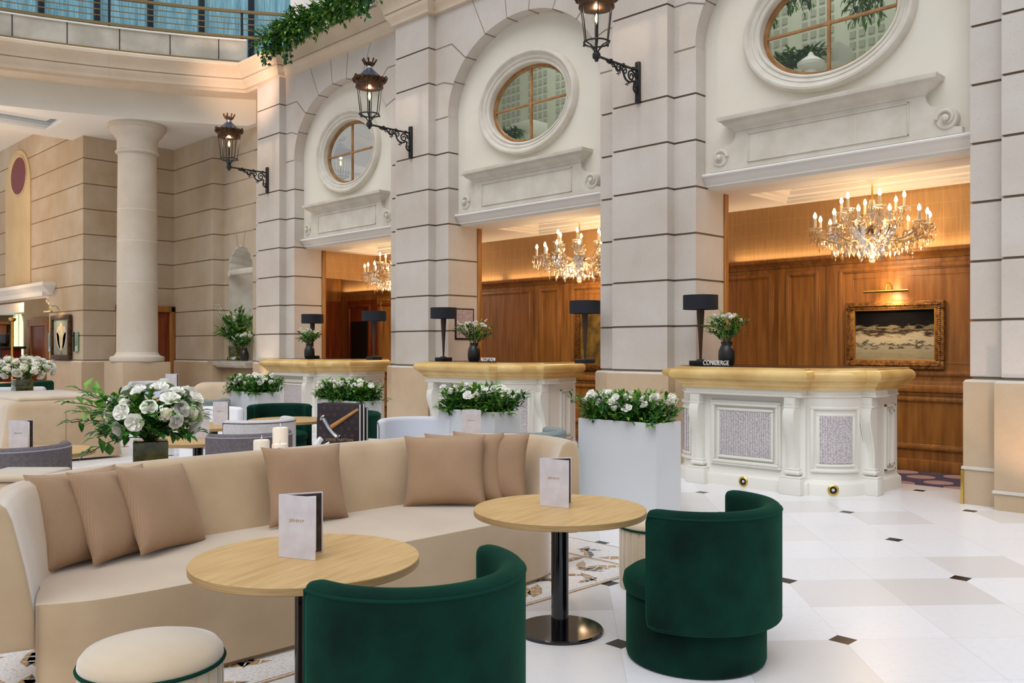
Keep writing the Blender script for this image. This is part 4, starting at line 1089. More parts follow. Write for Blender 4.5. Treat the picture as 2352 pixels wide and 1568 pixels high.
# signs on the desks
def sign(txt, loc, label, w, rz):
    t = thing('desk_sign', label, 'sign', loc, rz, group='standing letter signs')
    q = MB(); q.rbox(-w / 2 - .01, w / 2 + .01, -.018, .018, 0, .014, .003); q.build('sign_base', M['black'], t)
    o = text_mesh(txt, .072, .006, M['letters'], 'letters', t)
    wd = max(v.co.x for v in o.data.vertices) - min(v.co.x for v in o.data.vertices); k = w / wd
    o.matrix_local = Matrix.Translation((0, 0, .014)) @ Matrix.Rotation(R(90), 4, 'X') @ Matrix.Diagonal((k, 1, 1, 1))
    return t
sign('CONCIERGE', (-5.29, 8.40, CTZ), 'white standing letters reading concierge on the nearest desk', .30, R(8))
sign('RECEPTION', (-8.95, 8.42, CTZ), 'white standing letters reading reception on the middle desk', .25, R(8))
q = thing('framed_notice', 'black framed notice on the stone jamb behind the middle desk lamp', 'notice', (-10.575, 9.42, 1.62))
b = MB(); b.rbox(0, .02, -.2, .2, 0, .5, .004); b.build('frame', M['black'], q)
b = MB(); b.box(.019, .022, -.175, .175, .025, .475); b.build('notice_sheet', mat('notice_print', rgb(196, 178, 180), .7, rgb(150, 130, 132), 60), q)

# chandeliers
def make_chandelier(label, loc):
    t = thing('chandelier', label, 'chandelier', loc, group='crystal chandeliers')     # origin at the ceiling
    q = MB(); q.lathe([(.11, 0), (.1, -.02), (.085, -.11), (.08, -.13), (.05, -.14), (.03, -.17), (.015, -.19)], 28); q.build('canopy', M['molding'], t)
    q = MB(); q.tube([(0, 0, -.18), (0, 0, -.75)], .011, 10); q.build('rod', M['brass'], t)
    q = MB(); q.lathe([(.02, -.36), (.035, -.37), (.04, -.4), (.065, -.5), (.062, -.55), (.03, -.62), (.02, -.64)], 20)
    q.lathe([(.02, -.66), (.07, -.70), (.1, -.73), (.105, -.77), (.07, -.82), (.03, -.84)], 20, mi=1); q.lathe([(.012, -.84), (.014, -1.0), (.001, -1.02)], 10)
    q.build('centre_stem', [M['crystal'], M['bronze']], t)
    q = MB(); q.lathe([(.001, -1.115), (.035, -1.1), (.052, -1.06), (.035, -1.02), (.001, -1.005)], 16); q.build('crystal_ball', M['crystal'], t)
    r = random.Random(3)
    def arm(a, rad, z_c, drop, nm):
        ca, sa = math.cos(a), math.sin(a)
        m = MB(); pts = [(.08, -.76), (.2, -.84 + drop), (rad * .62, -.86 + drop), (rad * .9, z_c - .1), (rad, z_c - .03)]
        m.tube([(x * ca, x * sa, z) for x, z in catmull(pts, 5)], .011, 7)
        o = m.build('arm', M['crystal'] if False else M['brass_c'], t)
        px, py = rad * ca, rad * sa
        m = MB(); m.lathe([(.012, z_c - .035), (.055, z_c - .02), (.082, z_c + .005), (.078, z_c + .009), (.02, z_c)], 14, (px, py, 0)); m.build('drip_pan', M['crystal'], o)
        m = MB(); m.lathe([(.017, z_c), (.016, z_c + .12)], 10, (px, py, 0)); m.build('candle', M['candle'], o)
        m = MB(); m.lathe([(.01, z_c + .12), (.022, z_c + .14), (.021, z_c + .16), (.009, z_c + .19), (.001, z_c + .2)], 10, (px, py, 0)); m.build('bulb', M['bulb'], o)
        m = MB()
        def drop_(x, y, z, s):
            m.add([(x, y, z), (x + s * .5 * -sa, y + s * .5 * ca, z - s * .8), (x + s * .22 * ca, y + s * .22 * sa, z - s * .8), (x - s * .5 * -sa, y - s * .5 * ca, z - s * .8), (x - s * .22 * ca, y - s * .22 * sa, z - s * .8), (x, y, z - s * 1.7)],
                  [(0, 1, 2), (0, 2, 3), (0, 3, 4), (0, 4, 1), (5, 2, 1), (5, 3, 2), (5, 4, 3), (5, 1, 4)])
        for k in range(7):
            b = a + 2 * PI * k / 7; x, y = px + .066 * math.cos(b), py + .066 * math.sin(b)
            for j in range(2): m.lathe([(.001, -.009), (.009, 0), (.001, .009)], 5, (x, y, z_c - .012 - .02 * j))
            drop_(x, y, z_c - .045, .034 + .014 * (k % 2)); drop_(px + .045 * math.cos(b + .4), py + .045 * math.sin(b + .4), z_c - .11, .04)
        for k in range(9):       # garland towards the stem and long drops under the arm
            f = .22 + .085 * k; x, y = px * f, py * f; z = -.84 + drop - .03 * math.sin(f * 6)
            m.lathe([(.001, -.011), (.011, 0), (.001, .011)], 5, (x, y, z - .02)); drop_(x + r.uniform(-.03, .03), y + r.uniform(-.03, .03), z - .03 - r.uniform(0, .07), .045 + .02 * (k % 2)); drop_(x + r.uniform(-.05, .05), y + r.uniform(-.05, .05), z + .05 - r.uniform(0, .05), .04)
        drop_(px * .96, py * .96, z_c - .13, .06)
        drop_(px * .7, py * .7, -.96 + drop, .065)
        tag(m.build('crystal_drops', M['crystal'], o, angle=None, fix=False), kind='stuff')
    for k in range(12): arm(2 * PI * (k + .35) / 12, .66 if k % 2 else .6, -.70, 0, 'lower')
    for k in range(6): arm(2 * PI * (k + .1) / 6, .36, -.49, .12, 'upper')
    m = MB()
    for k in range(12):
        a = 2 * PI * k / 12
        for j in range(6): m.lathe([(.001, -.01), (.009, 0), (.001, .01)], 5, (.07 * (1 + .25 * j) * math.cos(a), .07 * (1 + .25 * j) * math.sin(a), -.98 + .03 * j))
    m.build('bead_basket', M['crystal'], t, angle=None, fix=False)
    return t
M['brass_c'] = mat('gilt_glass_arm', rgb(206, 184, 146), .2, metal=.5)
ZCH = ZC + .185
ch = make_chandelier('crystal chandelier with candle bulbs hanging over the concierge desk', (-4.42, 10.4, ZCH))
dup(ch, (-8.99, 10.4, ZCH), 0, 'crystal chandelier partly behind a pier over the middle desk', 'crystal chandeliers')
dup(ch, (-13.56, 10.4, ZCH), 0, 'crystal chandelier half hidden behind a pier over the far desk', 'crystal chandeliers')
for i_, x in enumerate((-4.42, -8.99, -13.56)):
    pass

# painting and picture lamp
t = thing('framed_painting', 'dark and cream abstract landscape in a carved gilt frame by the concierge desk', 'painting', (-4.39, YB - .065, 1.235))
W, Hh = 1.19, .83
q = MB()
for a, b, c, e in ((0, W, 0, .105), (0, W, Hh - .105, Hh), (0, .105, .105, Hh - .105), (W - .105, W, .105, Hh - .105)):
    q.rbox(a - W / 2, b - W / 2, -.06, 0, c, e, .02, 2)
rr = random.Random(2)
for k in range(46):
    for (x, z) in ((-W / 2 + .05 + (W - .1) * k / 45, .05), (-W / 2 + .05 + (W - .1) * k / 45, Hh - .05)):
        q.lathe([(.001, -.014), (.017, -.004), (.013, .006), (.001, .012)], 6, (x, -.062, z))
for k in range(30):
    for x in (-W / 2 + .05, W / 2 - .05): q.lathe([(.001, -.014), (.017, -.004), (.013, .006), (.001, .012)], 6, (x, -.062, .05 + (Hh - .1) * k / 29))
for a, b, c, e in ((.09, W - .09, .09, .115), (.09, W - .09, Hh - .115, Hh - .09), (.09, .115, .1, Hh - .1), (W - .115, W - .09, .1, Hh - .1)):
    q.rbox(a - W / 2, b - W / 2, -.052, -.01, c, e, .008, 2, 1)
q.build('frame', [M['bronzegilt'] if 'bronzegilt' in M else mat('carved_gilt', rgb(178, 126, 62), .4, rgb(108, 68, 28), 22, metal=.4, bump=.5, bscale=60), mat('gilt_slip', rgb(196, 140, 66), .35, metal=.6)], t)
q = MB(); q.box(-W / 2 + .1, W / 2 - .1, -.02, -.012, .1, Hh - .1); q.build('canvas', M['painting'], t, angle=None)
t = thing('picture_lamp', 'slim brass picture lamp above the painting by the concierge desk', 'lamp', (-4.42, YB - .06, 2.18))
q = MB(); q.tube([(-.27, -.2, 0), (.27, -.2, 0)], .018, 12); q.build('lamp_tube', M['brass'], t)
q = MB(); q.tube(catmull([(0, 0, -.02), (0, -.06, .09), (0, -.15, .1), (0, -.2, .01)], 6), .006, 8); q.tube([(0, 0, -.08), (0, 0, .06)], .006, 8); q.build('lamp_arm', M['brass'], t)
# gilt mirror frame glimpsed behind the right-hand lamp of the middle desk
t = thing('framed_mirror', 'gilt framed picture partly hidden behind the pier and lamp of the middle desk', 'picture', (-8.96, YB - .065, 1.12))
q = MB()
for a, b, c, e in ((0, W, 0, .1), (0, W, 1.0, 1.1), (0, .1, .1, 1.0), (W - .1, W, .1, 1.0)): q.rbox(a - W / 2, b - W / 2, -.06, 0, c, e, .02, 2)
q.build('frame', mat('carved_gilt', rgb(140, 92, 44), .4, rgb(90, 54, 22), 30, metal=.5, bump=.5), t)
q = MB(); q.box(-W / 2 + .08, W / 2 - .08, -.02, -.012, .08, 1.02); q.build('canvas', mat('olive_gold_picture', rgb(150, 118, 48), .3, rgb(80, 62, 28), 5), t, angle=None)

# wall lanterns
def make_lantern(label, loc):
    t = thing('wall_lantern', label, 'lantern', loc, group='lanterns on the piers')     # origin on the pier face, arm towards -y
    q = MB(); q.rbox(-.035, .035, -.045, 0, -.38, .14, .012, 3)
    for z in (-.33, .09): q.lathe([(.012, 0), (.01, .006), (.001, .008)], 8, M=Matrix.Translation((0, -.045, z)) @ Matrix.Rotation(R(90), 4, 'X'))
    q.build('wall_plate', M['iron'], t)
    q = MB(); q.tube([(0, -.03, .03), (0, -.78, .03)], .015, 10)
    for y in (-.32, -.12, -.56): q.lathe([(.001, -.026), (.024, -.014), (.024, .014), (.001, .026)], 10, (0, y, .035))
    def spiral(cy, cz, r0, turns, a0, sgn, th):
        n = int(26 * turns); pts = []
        for k in range(n + 1):
            f = k / n; a = a0 + sgn * f * turns * 2 * PI; rr_ = r0 * (1 - .82 * f); pts.append((0, cy + rr_ * math.cos(a), cz + rr_ * math.sin(a)))
        q.tube(pts, th, 6, rs=[th * (1.1 - .35 * k / n) for k in range(n + 1)])
    q.tube(catmull([(0, -.045, -.27), (0, -.11, -.22), (0, -.1, -.12), (0, -.2, -.15), (0, -.28, -.12), (0, -.34, -.03), (0, -.43, -.06), (0, -.5, .0), (0, -.6, -.0), (0, -.64, .02)], 6), .013, 7)
    for a in ((-.16, -.065, .075, 1.6, 0, 1, .012), (-.29, -.03, .05, 1.4, 3, -1, .01), (-.41, -.02, .05, 1.4, 0, 1, .01), (-.52, -.01, .04, 1.3, 3, -1, .008), (-.08, -.21, .045, 1.4, 1, -1, .01), (-.06, -.04, .035, 1.2, 2, 1, .009)): spiral(*a)
    for y, z in ((-.23, -.17), (-.4, -.075)):
        for k in range(5): leaf(q, (0, y, z), (math.sin(k * 1.25) * .5, math.cos(k * 1.25), math.sin(k * 1.25)), (1, 0, 0), .045, .022)
    q.build('scroll_bracket', M['iron'], t)
    ax = (0, -.83, 0)
    q = MB(); q.lathe([(.001, -.045), (.02, -.035), (.026, -.01), (.045, 0), (.05, .03), (.045, .06), (.02, .07), (.012, .1)], 16, ax); q.build('knob', M['iron'], t)
    q = MB()
    zr, zt = .185, .60
    for k in range(6):
        a = 2 * PI * (k + .25) / 6; ca, sa = math.cos(a), math.sin(a)
        P = [(.018, .06), (.035, .1), (.075, .145), (.125, .165), (.155, .18)]
        q.tube([(r_ * ca, ax[1] + r_ * sa, z) for r_, z in catmull(P, 4)], .008, 6)
        q.tube([(.15 * ca, ax[1] + .15 * sa, zr), (.2 * ca, ax[1] + .2 * sa, zt)], .0075, 6)
        q.lathe([(.001, -.018), (.018, 0), (.001, .018)], 8, (.165 * ca, ax[1] + .165 * sa, .178))
    q.tube([(.15 * math.cos(2 * PI * k / 32), ax[1] + .15 * math.sin(2 * PI * k / 32), zr) for k in range(32)], .011, 8, closed=True)
    q.build('lantern_cage', M['iron'], t)
    q = MB(); q.lathe([(.145, zr), (.193, zt)], 36, ax); q.build('glass', M['lanternglass'], t)
    q = MB(); q.lathe([(.2, zt - .005), (.215, zt), (.21, zt + .05), (.235, zt + .11), (.245, zt + .13), (.215, zt + .14)], 36, ax)
    for k in range(18):
        a = 2 * PI * k / 18; x, y = .236 * math.cos(a), .236 * math.sin(a)
        q.lathe([(.001, -.03), (.03, -.01), (.034, .02), (.001, .05)], 7, (x, ax[1] + y, zt + .11))
    for k in range(3):
        a = 2 * PI * k / 3 + .6; q.tube([(r_ * math.cos(a), ax[1] + r_ * math.sin(a), z) for r_, z in ((.23, zt + .08), (.27, zt + .08), (.29, zt + .13), (.27, zt + .16), (.25, zt + .14))], .012, 6)
    q.build('collar', M['bronze'], t)
    q = MB(); q.lathe([(.198, zt + .002), (.001, zt + .004)], 32, ax); q.build('reflector', M['reflector'], t)
    q = MB(); q.lathe([(.225, zt + .135), (.2, zt + .15), (.075, zt + .27), (.05, zt + .285), (.05, zt + .3)], 32, ax); q.build('hood', M['hood'], t)
    q = MB(); q.lathe([(.05, zt + .29), (.055, zt + .31), (.05, zt + .325)], 20, ax, 1); q.lathe([(.045, zt + .32), (.075, zt + .375), (.08, zt + .38)], 24, ax)
    for k in range(8):
        a = 2 * PI * k / 8; q.tube([(r_ * math.cos(a), ax[1] + r_ * math.sin(a), z) for r_, z in ((.07, zt + .36), (.095, zt + .41), (.108, zt + .425))], .013, 6); q.lathe([(.001, -.016), (.018, 0), (.001, .016)], 6, (.108 * math.cos(a), ax[1] + .108 * math.sin(a), zt + .432))
    q.build('crown_finial', [M['bronze'], M['steel']], t)
    q = MB(); q.tube([(0, ax[1], .1), (0, ax[1], .40)], .013, 8); q.build('lamp_post', M['iron'], t)
    q = MB(); q.lathe([(.001, .39), (.022, .395), (.05, .44), (.058, .48), (.045, .52), (.02, .55), (.018, .57)], 20, ax); q.build('globe', M['lanternglass'], t)
    q = MB(); q.lathe([(.001, .42), (.016, .44), (.02, .47), (.012, .51), (.001, .53)], 10, ax); q.build('filament', M['filament'], t)
    return t
PX = [XL[k] + .428 for k in range(4)]
ln = make_lantern('nearest black iron lantern on a scroll bracket, cut by the top of the view', (PX[1], Y0, 4.93))
dup(ln, (PX[2], Y0, 4.93), 0, 'black iron lantern in front of the farthest oval window', 'lanterns on the piers')
dup(ln, (PX[3], Y0, 4.93), 0, 'black iron lantern on the far left pier below the gallery ceiling', 'lanterns on the piers')

# ------------------------------------------------------------------ planters with white flowers
def make_planter(label, loc, rz, seed, L_=.86, D_=.36, H_=.86, nb=46):
    t = thing('planter', label, 'planter', loc, rz, group='white flower planters'); r = random.Random(seed)
    q = MB(); q.sweep([(-L_ / 2, -D_ / 2), (L_ / 2, -D_ / 2), (L_ / 2, D_ / 2), (-L_ / 2, D_ / 2)], [(-.004, 0), (0, .004), (0, H_ - .003), (-.003, H_), (-.019, H_), (-.022, H_ - .003), (-.022, .03)], closed=True); q.box(-L_ / 2 + .01, L_ / 2 - .01, -D_ / 2 + .01, D_ / 2 - .01, .02, .04)
    q.build('planter_box', M['planter'], t)
    q = MB(); q.rbox(-L_ / 2 + .02, L_ / 2 - .02, -D_ / 2 + .02, D_ / 2 - .02, H_ - .1, H_ - .05, .01); q.build('soil', M['soil'], t)
    q = MB()
    for k in range(210):
        x = r.uniform(-1, 1) * (L_ / 2 - .03); y = r.uniform(-1, 1) * (D_ / 2 - .03)
        e = Vector((x * 1.15 + r.uniform(-.06, .06), y * 1.55 + r.uniform(-.06, .06), H_ + r.uniform(-.03, .22) * (1.1 - .5 * abs(x) / L_)))
        sprig(q, (x * .9, y * .85, H_ - .06), e, r, 9, .075, .034, mi=None)
    q.build('foliage', LEAFM, t, angle=None, fix=False)
    for k in range(nb):
        x = (-1 + 2 * (k + .5) / nb) * (L_ / 2) * .98 + r.uniform(-.05, .05); y = r.uniform(-1, .75) * (D_ / 2) * 1.05
        z = H_ + .13 + .11 * r.random() - .35 * max(0, abs(y) - .10)
        d = (Vector((x * .5, y * 2.2 - .25, .7)) + rdir(r) * .35).normalized()
        bloom(t, r.choice(['rose', 'bell', 'bell', 'puff']), (x, y, z), d, r.uniform(.034, .052), r)
    return t
make_planter('tall white planter of white flowers nearest the concierge desk', (-4.83, 6.25, 0), 0, 21)
make_planter('white planter of white flowers second from the concierge desk, in front of the middle desk', (-6.70, 6.17, 0), 0, 22)
make_planter('white planter of white flowers behind the dark books', (-9.08, 6.2, 0), 0, 23)
make_planter('white planter of white flowers farthest away, in front of the far left pier', (-11.73, 6.38, 0), 0, 24)

# hanging garland on the cornice
t = thing('hanging_plants', 'green ferns and ivy spilling over the stone cornice', 'plant', (-15.0, 8.55, 7.3)); r = random.Random(31)
q = MB()
def gx(): return r.uniform(-.3, 3.05)
for k in range(420):
    x = gx(); a = r.uniform(0, 2 * PI); l = r.uniform(.15, .30)
    b = Vector((x, r.uniform(.0, .30), r.uniform(-.06, .10))); e = b + Vector((math.cos(a) * l, math.sin(a) * l * .7 - .16, r.uniform(-.18, .20)))
    if k % 3 == 0:
        n = 8
        for j in range(n):
            f = (j + .5) / n; p = b.lerp(e, f) + Vector((0, 0, .08 * math.sin(f * PI))); d = (e - b).normalized(); sdir = d.cross(Vector((0, 0, 1)))
            for s in (-1, 1): leaf(q, p, sdir * s + d * .4, (0, 0, 1), .12 * (1.1 - f), .04, r.choice([0, 2, 0]))
        q.tube([b, b.lerp(e, .5) + Vector((0, 0, .08)), e], .003, 4, 3)
    else: sprig(q, b, e, r, 9, .12, .05)
for k in range(90):
    b = Vector((gx(), .0, .05)); leaf(q, b, rdir(r, .2) + Vector((0, -.2, .3)), (0, 1, 0), r.uniform(.22, .38), .05, r.choice([0, 1, 2]))
q.build('ferns', LEAFM, t, angle=None, fix=False)
for x, l in ((-.28, .38), (-.2, .45), (.02, .42), (.2, .36), (.42, .5), (.58, .62), (.66, .58), (.9, .3), (1.2, .25), (2.85, .35), (3.0, .42)):
    s = MB(); p = Vector((x, .0, .02)); pts = [p]
    for k in range(10):
        p = p + Vector((r.uniform(-.03, .03), r.uniform(-.008, .004), -l / 10)); pts.append(p)
        for j in range(3): leaf(s, p, rdir(r) + Vector((0, -.4, -.2)), (0, -1, .3), r.uniform(.06, .10), .065, r.choice([0, 1, 1]))
    s.tube(pts, .003, 4, 3); s.build('ivy_strand', LEAFM, t, angle=None, fix=False)
def fern_clump(loc, label, rad, seed, drop=False):
    q = MB(); r = random.Random(seed)
    for k in range(60):
        a = r.uniform(0, 2 * PI); l = rad * r.uniform(.6, 1)
        e = Vector((math.cos(a) * l, math.sin(a) * l * .6, (-l * 1.6 if drop else l * .5) * r.uniform(.2, 1)))
        sprig(q, (0, 0, 0), e, r, 10, .12, .04, rad=.004)
    return tag(q.build('fern', LEAFM, loc=loc, angle=None, fix=False), label, 'plant')
fern_clump((CX[0] - .95, 10.35, 5.0), 'fern on the lower left behind the nearest oval window', .42, 41)
fern_clump((CX[0] - 1.12, 10.5, 6.35), 'trailing plant at the upper left behind the nearest oval window', .4, 42, True)
fern_clump((CX[0] + .38, 10.0, 5.85), 'ivy hanging at the right behind the nearest oval window', .5, 43, True)
fern_clump((CX[1] - 1.50, 10.35, 4.98), 'fern behind the lower left of the middle oval window', .28, 44)
# ------------------------------------------------------------------ lounge furniture
def make_chair(label, mt, pipe):
    """tub chair facing local +x, back shell wrapping half way round"""
    t = thing('tub_chair', label, 'chair')
    q = MB(); q.lathe([(.31, 0), (.33, .012), (.335, .03), (.335, .3), (.325, .315), (.001, .318)], 48); q.build('base', mt, t)
    q = MB(); q.lathe([(.30, .31), (.342, .325), (.352, .36), (.345, .395), (.31, .42), (.2, .435), (.001, .44)], 48); q.build('seat_cushion', mt, t)
    q = MB()
    # rounded cross-section of the shell (radius, z)
    ro, ri, z0, z1 = .405, .315, .215, .765
    def sect(k, zs=0):
        P = []
        rc_ = .04 * k
        cs = [((ro - .02, z0 + .02), -90, 0, .02), ((ro - rc_, z1 - rc_), 0, 90, rc_), ((ri + rc_, z1 - rc_), 90, 180, rc_), ((ri + .02, z0 + .02), 180, 270, .02)]
        mr_, mz = (ro + ri) / 2, (z0 + z1) / 2
        for (c, a0, a1, rad) in cs:
            for j in range(5):
                a = R(a0 + (a1 - a0) * j / 4)
                P.append((c[0] + rad * math.cos(a), c[1] + rad * math.sin(a)))
        return [(mr_ + (r_ - mr_) * k, mz + (z - mz) * (1 - (1 - k) * .16)) for r_, z in P]
    angs = [-94, -92.5, -89, -84] + [-84 + 168 * j / 30 for j in range(1, 30)] + [84, 89, 92.5, 94]
    ks = [.55, .82, .96, 1] + [1] * 29 + [1, .96, .82, .55]
    n = 20; vs = []
    for a, k in zip(angs, ks):
        ca, sa = -math.cos(R(a)), math.sin(R(a))
        vs += [(r_ * ca, r_ * sa, z) for r_, z in sect(k)]
    m = len(angs)
    q.add(vs, [(i * n + j, i * n + (j + 1) % n, (i + 1) * n + (j + 1) % n, (i + 1) * n + j) for i in range(m - 1) for j in range(n)] + [tuple(range(n)), tuple((m - 1) * n + j for j in range(n - 1, -1, -1))])
    q.build('backrest', mt, t, angle=70)
    q = MB()
    def P(a, r_, z): return (-r_ * math.cos(R(a)), r_ * math.sin(R(a)), z)
    top = [P(-91 + 182 * j / 40, ro - .003, z1 - .03) for j in range(41)]
    bot = [P(91 - 182 * j / 40, ro - .006, z0 + .02) for j in range(41)]
    q.tube(top + [P(93, ro - .012, z1 - .06), P(93, ro - .012, z0 + .05)] + bot + [P(-93, ro - .012, z0 + .05), P(-93, ro - .012, z1 - .06)], .0065, 6, closed=True)
    q.build('piping', pipe, t)
    return t
gch = make_chair('green velvet tub chair at the lower edge, in front of the nearest round table', M['green'], M['green_pipe'])
gch.location = (-2.42, 1.90, 0); gch.rotation_euler = (0, 0, R(179)); gch['group'] = 'green velvet tub chairs'
G = 'green velvet tub chairs'
dup(gch, (-2.42, 3.66, 0), R(183), 'green velvet tub chair on the right, standing on the open tiled floor', G)
dup(gch, (-10.1, 5.85, 0), R(-25), 'green velvet tub chair facing the camera behind a small oak table', G)
dup(gch, (-8.45, 5.72, 0), R(190), 'green velvet tub chair seen from behind, half covered by the dark books', G)
GG = 'grey tub chairs'
c1 = make_chair('dark grey tub chair cut by the left edge, at the table with a menu', M['grey'], M['greypipe']); c1.location = (-7.47, 2.05, 0); c1.rotation_euler = (0, 0, R(176)); c1['group'] = GG
dup(c1, (-7.20, 3.83, 0), R(190), 'dark grey tub chair behind the three candles', GG)
c2 = make_chair('pale grey tub chair behind the dark grey chair and candles', M['greylight'], M['grey']); c2.location = (-8.42, 4.60, 0); c2.rotation_euler = (0, 0, R(190)); c2['group'] = GG
c3 = make_chair('pale blue grey tub chair behind the middle of the beige sofa', M['bluegrey'], M['grey']); c3.location = (-7.43, 6.0, 0) ; c3.rotation_euler = (0, 0, R(-28)); c3['group'] = GG
c3.location = (-7.11, 5.69, 0)
c4 = make_chair('sage grey tub chair just behind the right end of the beige sofa', M['sage'], M['sage']); c4.location = (-5.58, 5.66, 0); c4.rotation_euler = (0, 0, R(185)); c4['group'] = GG
dup(c4, (-12.05, 5.72, 0), R(190), 'sage grey tub chair in front of the farthest white planter', GG)
c5 = make_chair('white tub chair behind the table with an upright menu', M['whitefab'], M['greylight']); c5.location = (-10.15, 4.92, 0); c5.rotation_euler = (0, 0, R(-25)); c5['group'] = GG
c6 = make_chair('lilac grey tub chair in front of the column pedestal', M['bluegrey'], M['greylight']); c6.location = (-17.3, 7.2, 0); c6.rotation_euler = (0, 0, R(-40)); c6.scale = (1.08, 1.08, 1.08); c6['group'] = GG

# round oak tables
def make_table(label, loc, rz=0):
    t = thing('round_table', label, 'table', loc, rz, 'round oak tables')
    q = MB(); q.lathe([(.001, .617), (.452, .617), (.455, .62), (.455, .647)], 64, mi=1); q.lathe([(.455, .647), (.453, .65), (.001, .65)], 64); q.build('table_top', [M['oak'], M['oak_edge']], t)
    q = MB(); q.lathe([(.046, .02), (.046, .615)], 28); q.lathe([(.08, .6), (.08, .617)], 24); q.build('pedestal', M['blackgloss'], t)
    q = MB(); q.lathe([(.226, 0), (.23, .004), (.23, .014), (.224, .02), (.001, .022)], 48); q.build('foot_disc', M['blackgloss'], t)
    return t
TT = 'round oak tables'
tb = make_table('round oak table with a menu in front of the beige sofa, nearest the camera', (-3.125, 1.93, 0), R(20))
dup(tb, (-3.135, 3.47, 0), R(12), 'round oak table with a menu between the beige sofa and the right green chair', TT)
dup(tb, (-7.9, 2.33, 0), R(40), 'round oak table with a menu behind the dark grey chair at the left edge', TT)
dup(tb, (-7.85, 3.70, 0), R(5), 'round oak table beside the large vase of white flowers', TT)
dup(tb, (-9.15, 4.49, 0), R(25), 'round oak table behind the pale grey chair', TT)
dup(tb, (-9.23, 5.45, 0), R(15), 'round oak table in front of the green chair that faces the camera', TT)
dup(tb, (-6.15, 5.35, 0), R(25), 'round oak table hidden by the sofa, carrying the menu before a planter', TT)
dup(tb, (-12.85, 5.95, 0), R(25), 'round oak table half hidden by the large white flowers', TT)
dup(tb, (-13.6, 2.2, 0), R(25), 'round oak table cut by the left edge of the view', TT)
dup(tb, (-14.4, 6.35, 0), R(25), 'round oak table in front of the lilac grey chair', TT)

# menus
def make_menu(label, loc, rz, op=46):
    t = thing('menu_card', label, 'menu', loc, rz, 'standing menus')    # spine at the origin, front cover along +x
    w, h = .178, .253
    q = MB(); q.rbox(0, w, -.0035, .0, 0, h, .0012, 1); q.build('front_cover', M['paper'], t)
    q = MB(); q.box(.006, w - .004, .0005, .0035, .004, h - .004); q.build('inner_page', M['page'], t)
    B_ = Matrix.Rotation(R(op), 4, 'Z')
    q = MB(); q.rbox(0, w, .0, .0035, 0, h, .0012, 1, M=B_); q.build('back_cover', M['paper'], t)
    q = MB(); q.box(.006, w - .006, -.0025, -.0005, .006, h - .006, M=B_); q.build('printed_inside', M['photo'], t)
    q = MB(); q.box(.006, w * .84, -.004, -.0025, .012, h - .016, M=B_); q.build('inner_page', M['page'], t)
    o = text_mesh('JENNY', .02, .0004, M['goldtext'], 'lettering', t)
    o.matrix_local = Matrix.Translation((w * .5, -.0042, h * .585)) @ Matrix.Rotation(R(90), 4, 'X') @ Matrix.Diagonal((1.25, .8, 1, 1))
    return t
mn = make_menu('folded menu standing on the nearest round table', (-3.212, 1.857, .65), math.atan2(.069, .162))
def menu(label, loc, rz): return dup(mn, loc, rz, label, 'standing menus')
menu('folded menu standing on the table left of the right green chair', (-3.267, 3.456, .65), math.atan2(.04, .167))
menu('folded menu on the table at the far left, before the beige sofa back', (-7.98, 2.16, .65), R(35))
menu('folded menu beside the right side of the large white flowers', (-7.94, 3.66, .65), R(60))
menu('folded menu upright on the table behind the pale grey chair', (-9.14, 4.48, .65), R(35))
menu('folded menu in front of the second white planter', (-6.31, 5.60, .65), R(42))
menu('folded menu half hidden behind the top of the large white flowers', (-12.95, 5.85, .65), R(65))
o = menu('small folded menu in front of the column pedestal', (-14.33, 6.2, .65), R(35)); o.scale = (1.15, 1.15, 1.62)

# poufs
def make_pouf(label, loc):
    t = thing('pouf', label, 'pouf', loc, group='channelled poufs')
    n = 26; seg = n * 8; q = MB(); prof = [(.238, .0), (.243, .02), (.245, .2), (.243, .375)]
    vs = []
    for r_, z in prof:
        for k in range(seg):
            f = abs(math.sin(PI * k / 8)) ** .5; vs.append(((r_ - .010 * (1 - f)) * math.cos(2 * PI * k / seg), (r_ - .010 * (1 - f)) * math.sin(2 * PI * k / seg), z))
    q.add(vs, [(j * seg + k, j * seg + (k + 1) % seg, (j + 1) * seg + (k + 1) % seg, (j + 1) * seg + k) for j in range(3) for k in range(seg)])
    q.build('channelled_side', M['pouf'], t, angle=60)
    q = MB(); q.lathe([(.240, .375), (.245, .39), (.242, .41), (.225, .432), (.17, .45), (.08, .458), (.001, .46)], 56); q.build('seat_pad', M['pouf'], t)
    q = MB(); q.tube([(.246 * math.cos(2 * PI * k / 48), .246 * math.sin(2 * PI * k / 48), .38) for k in range(48)], .0075, 8, closed=True); q.build('piping', M['green_pipe'], t)
    return t
pf = make_pouf('round cream pouf with dark green piping at the bottom left', (-3.147, 1.313, 0))
dup(pf, (-3.29, 4.56, 0), 0, 'round cream pouf with green piping half hidden behind the right green chair', 'channelled poufs')
dup(pf, (-6.98, 4.92, 0), 0, 'cream pouf peeping over the sofa back right of the dark books', 'channelled poufs', 1.35)

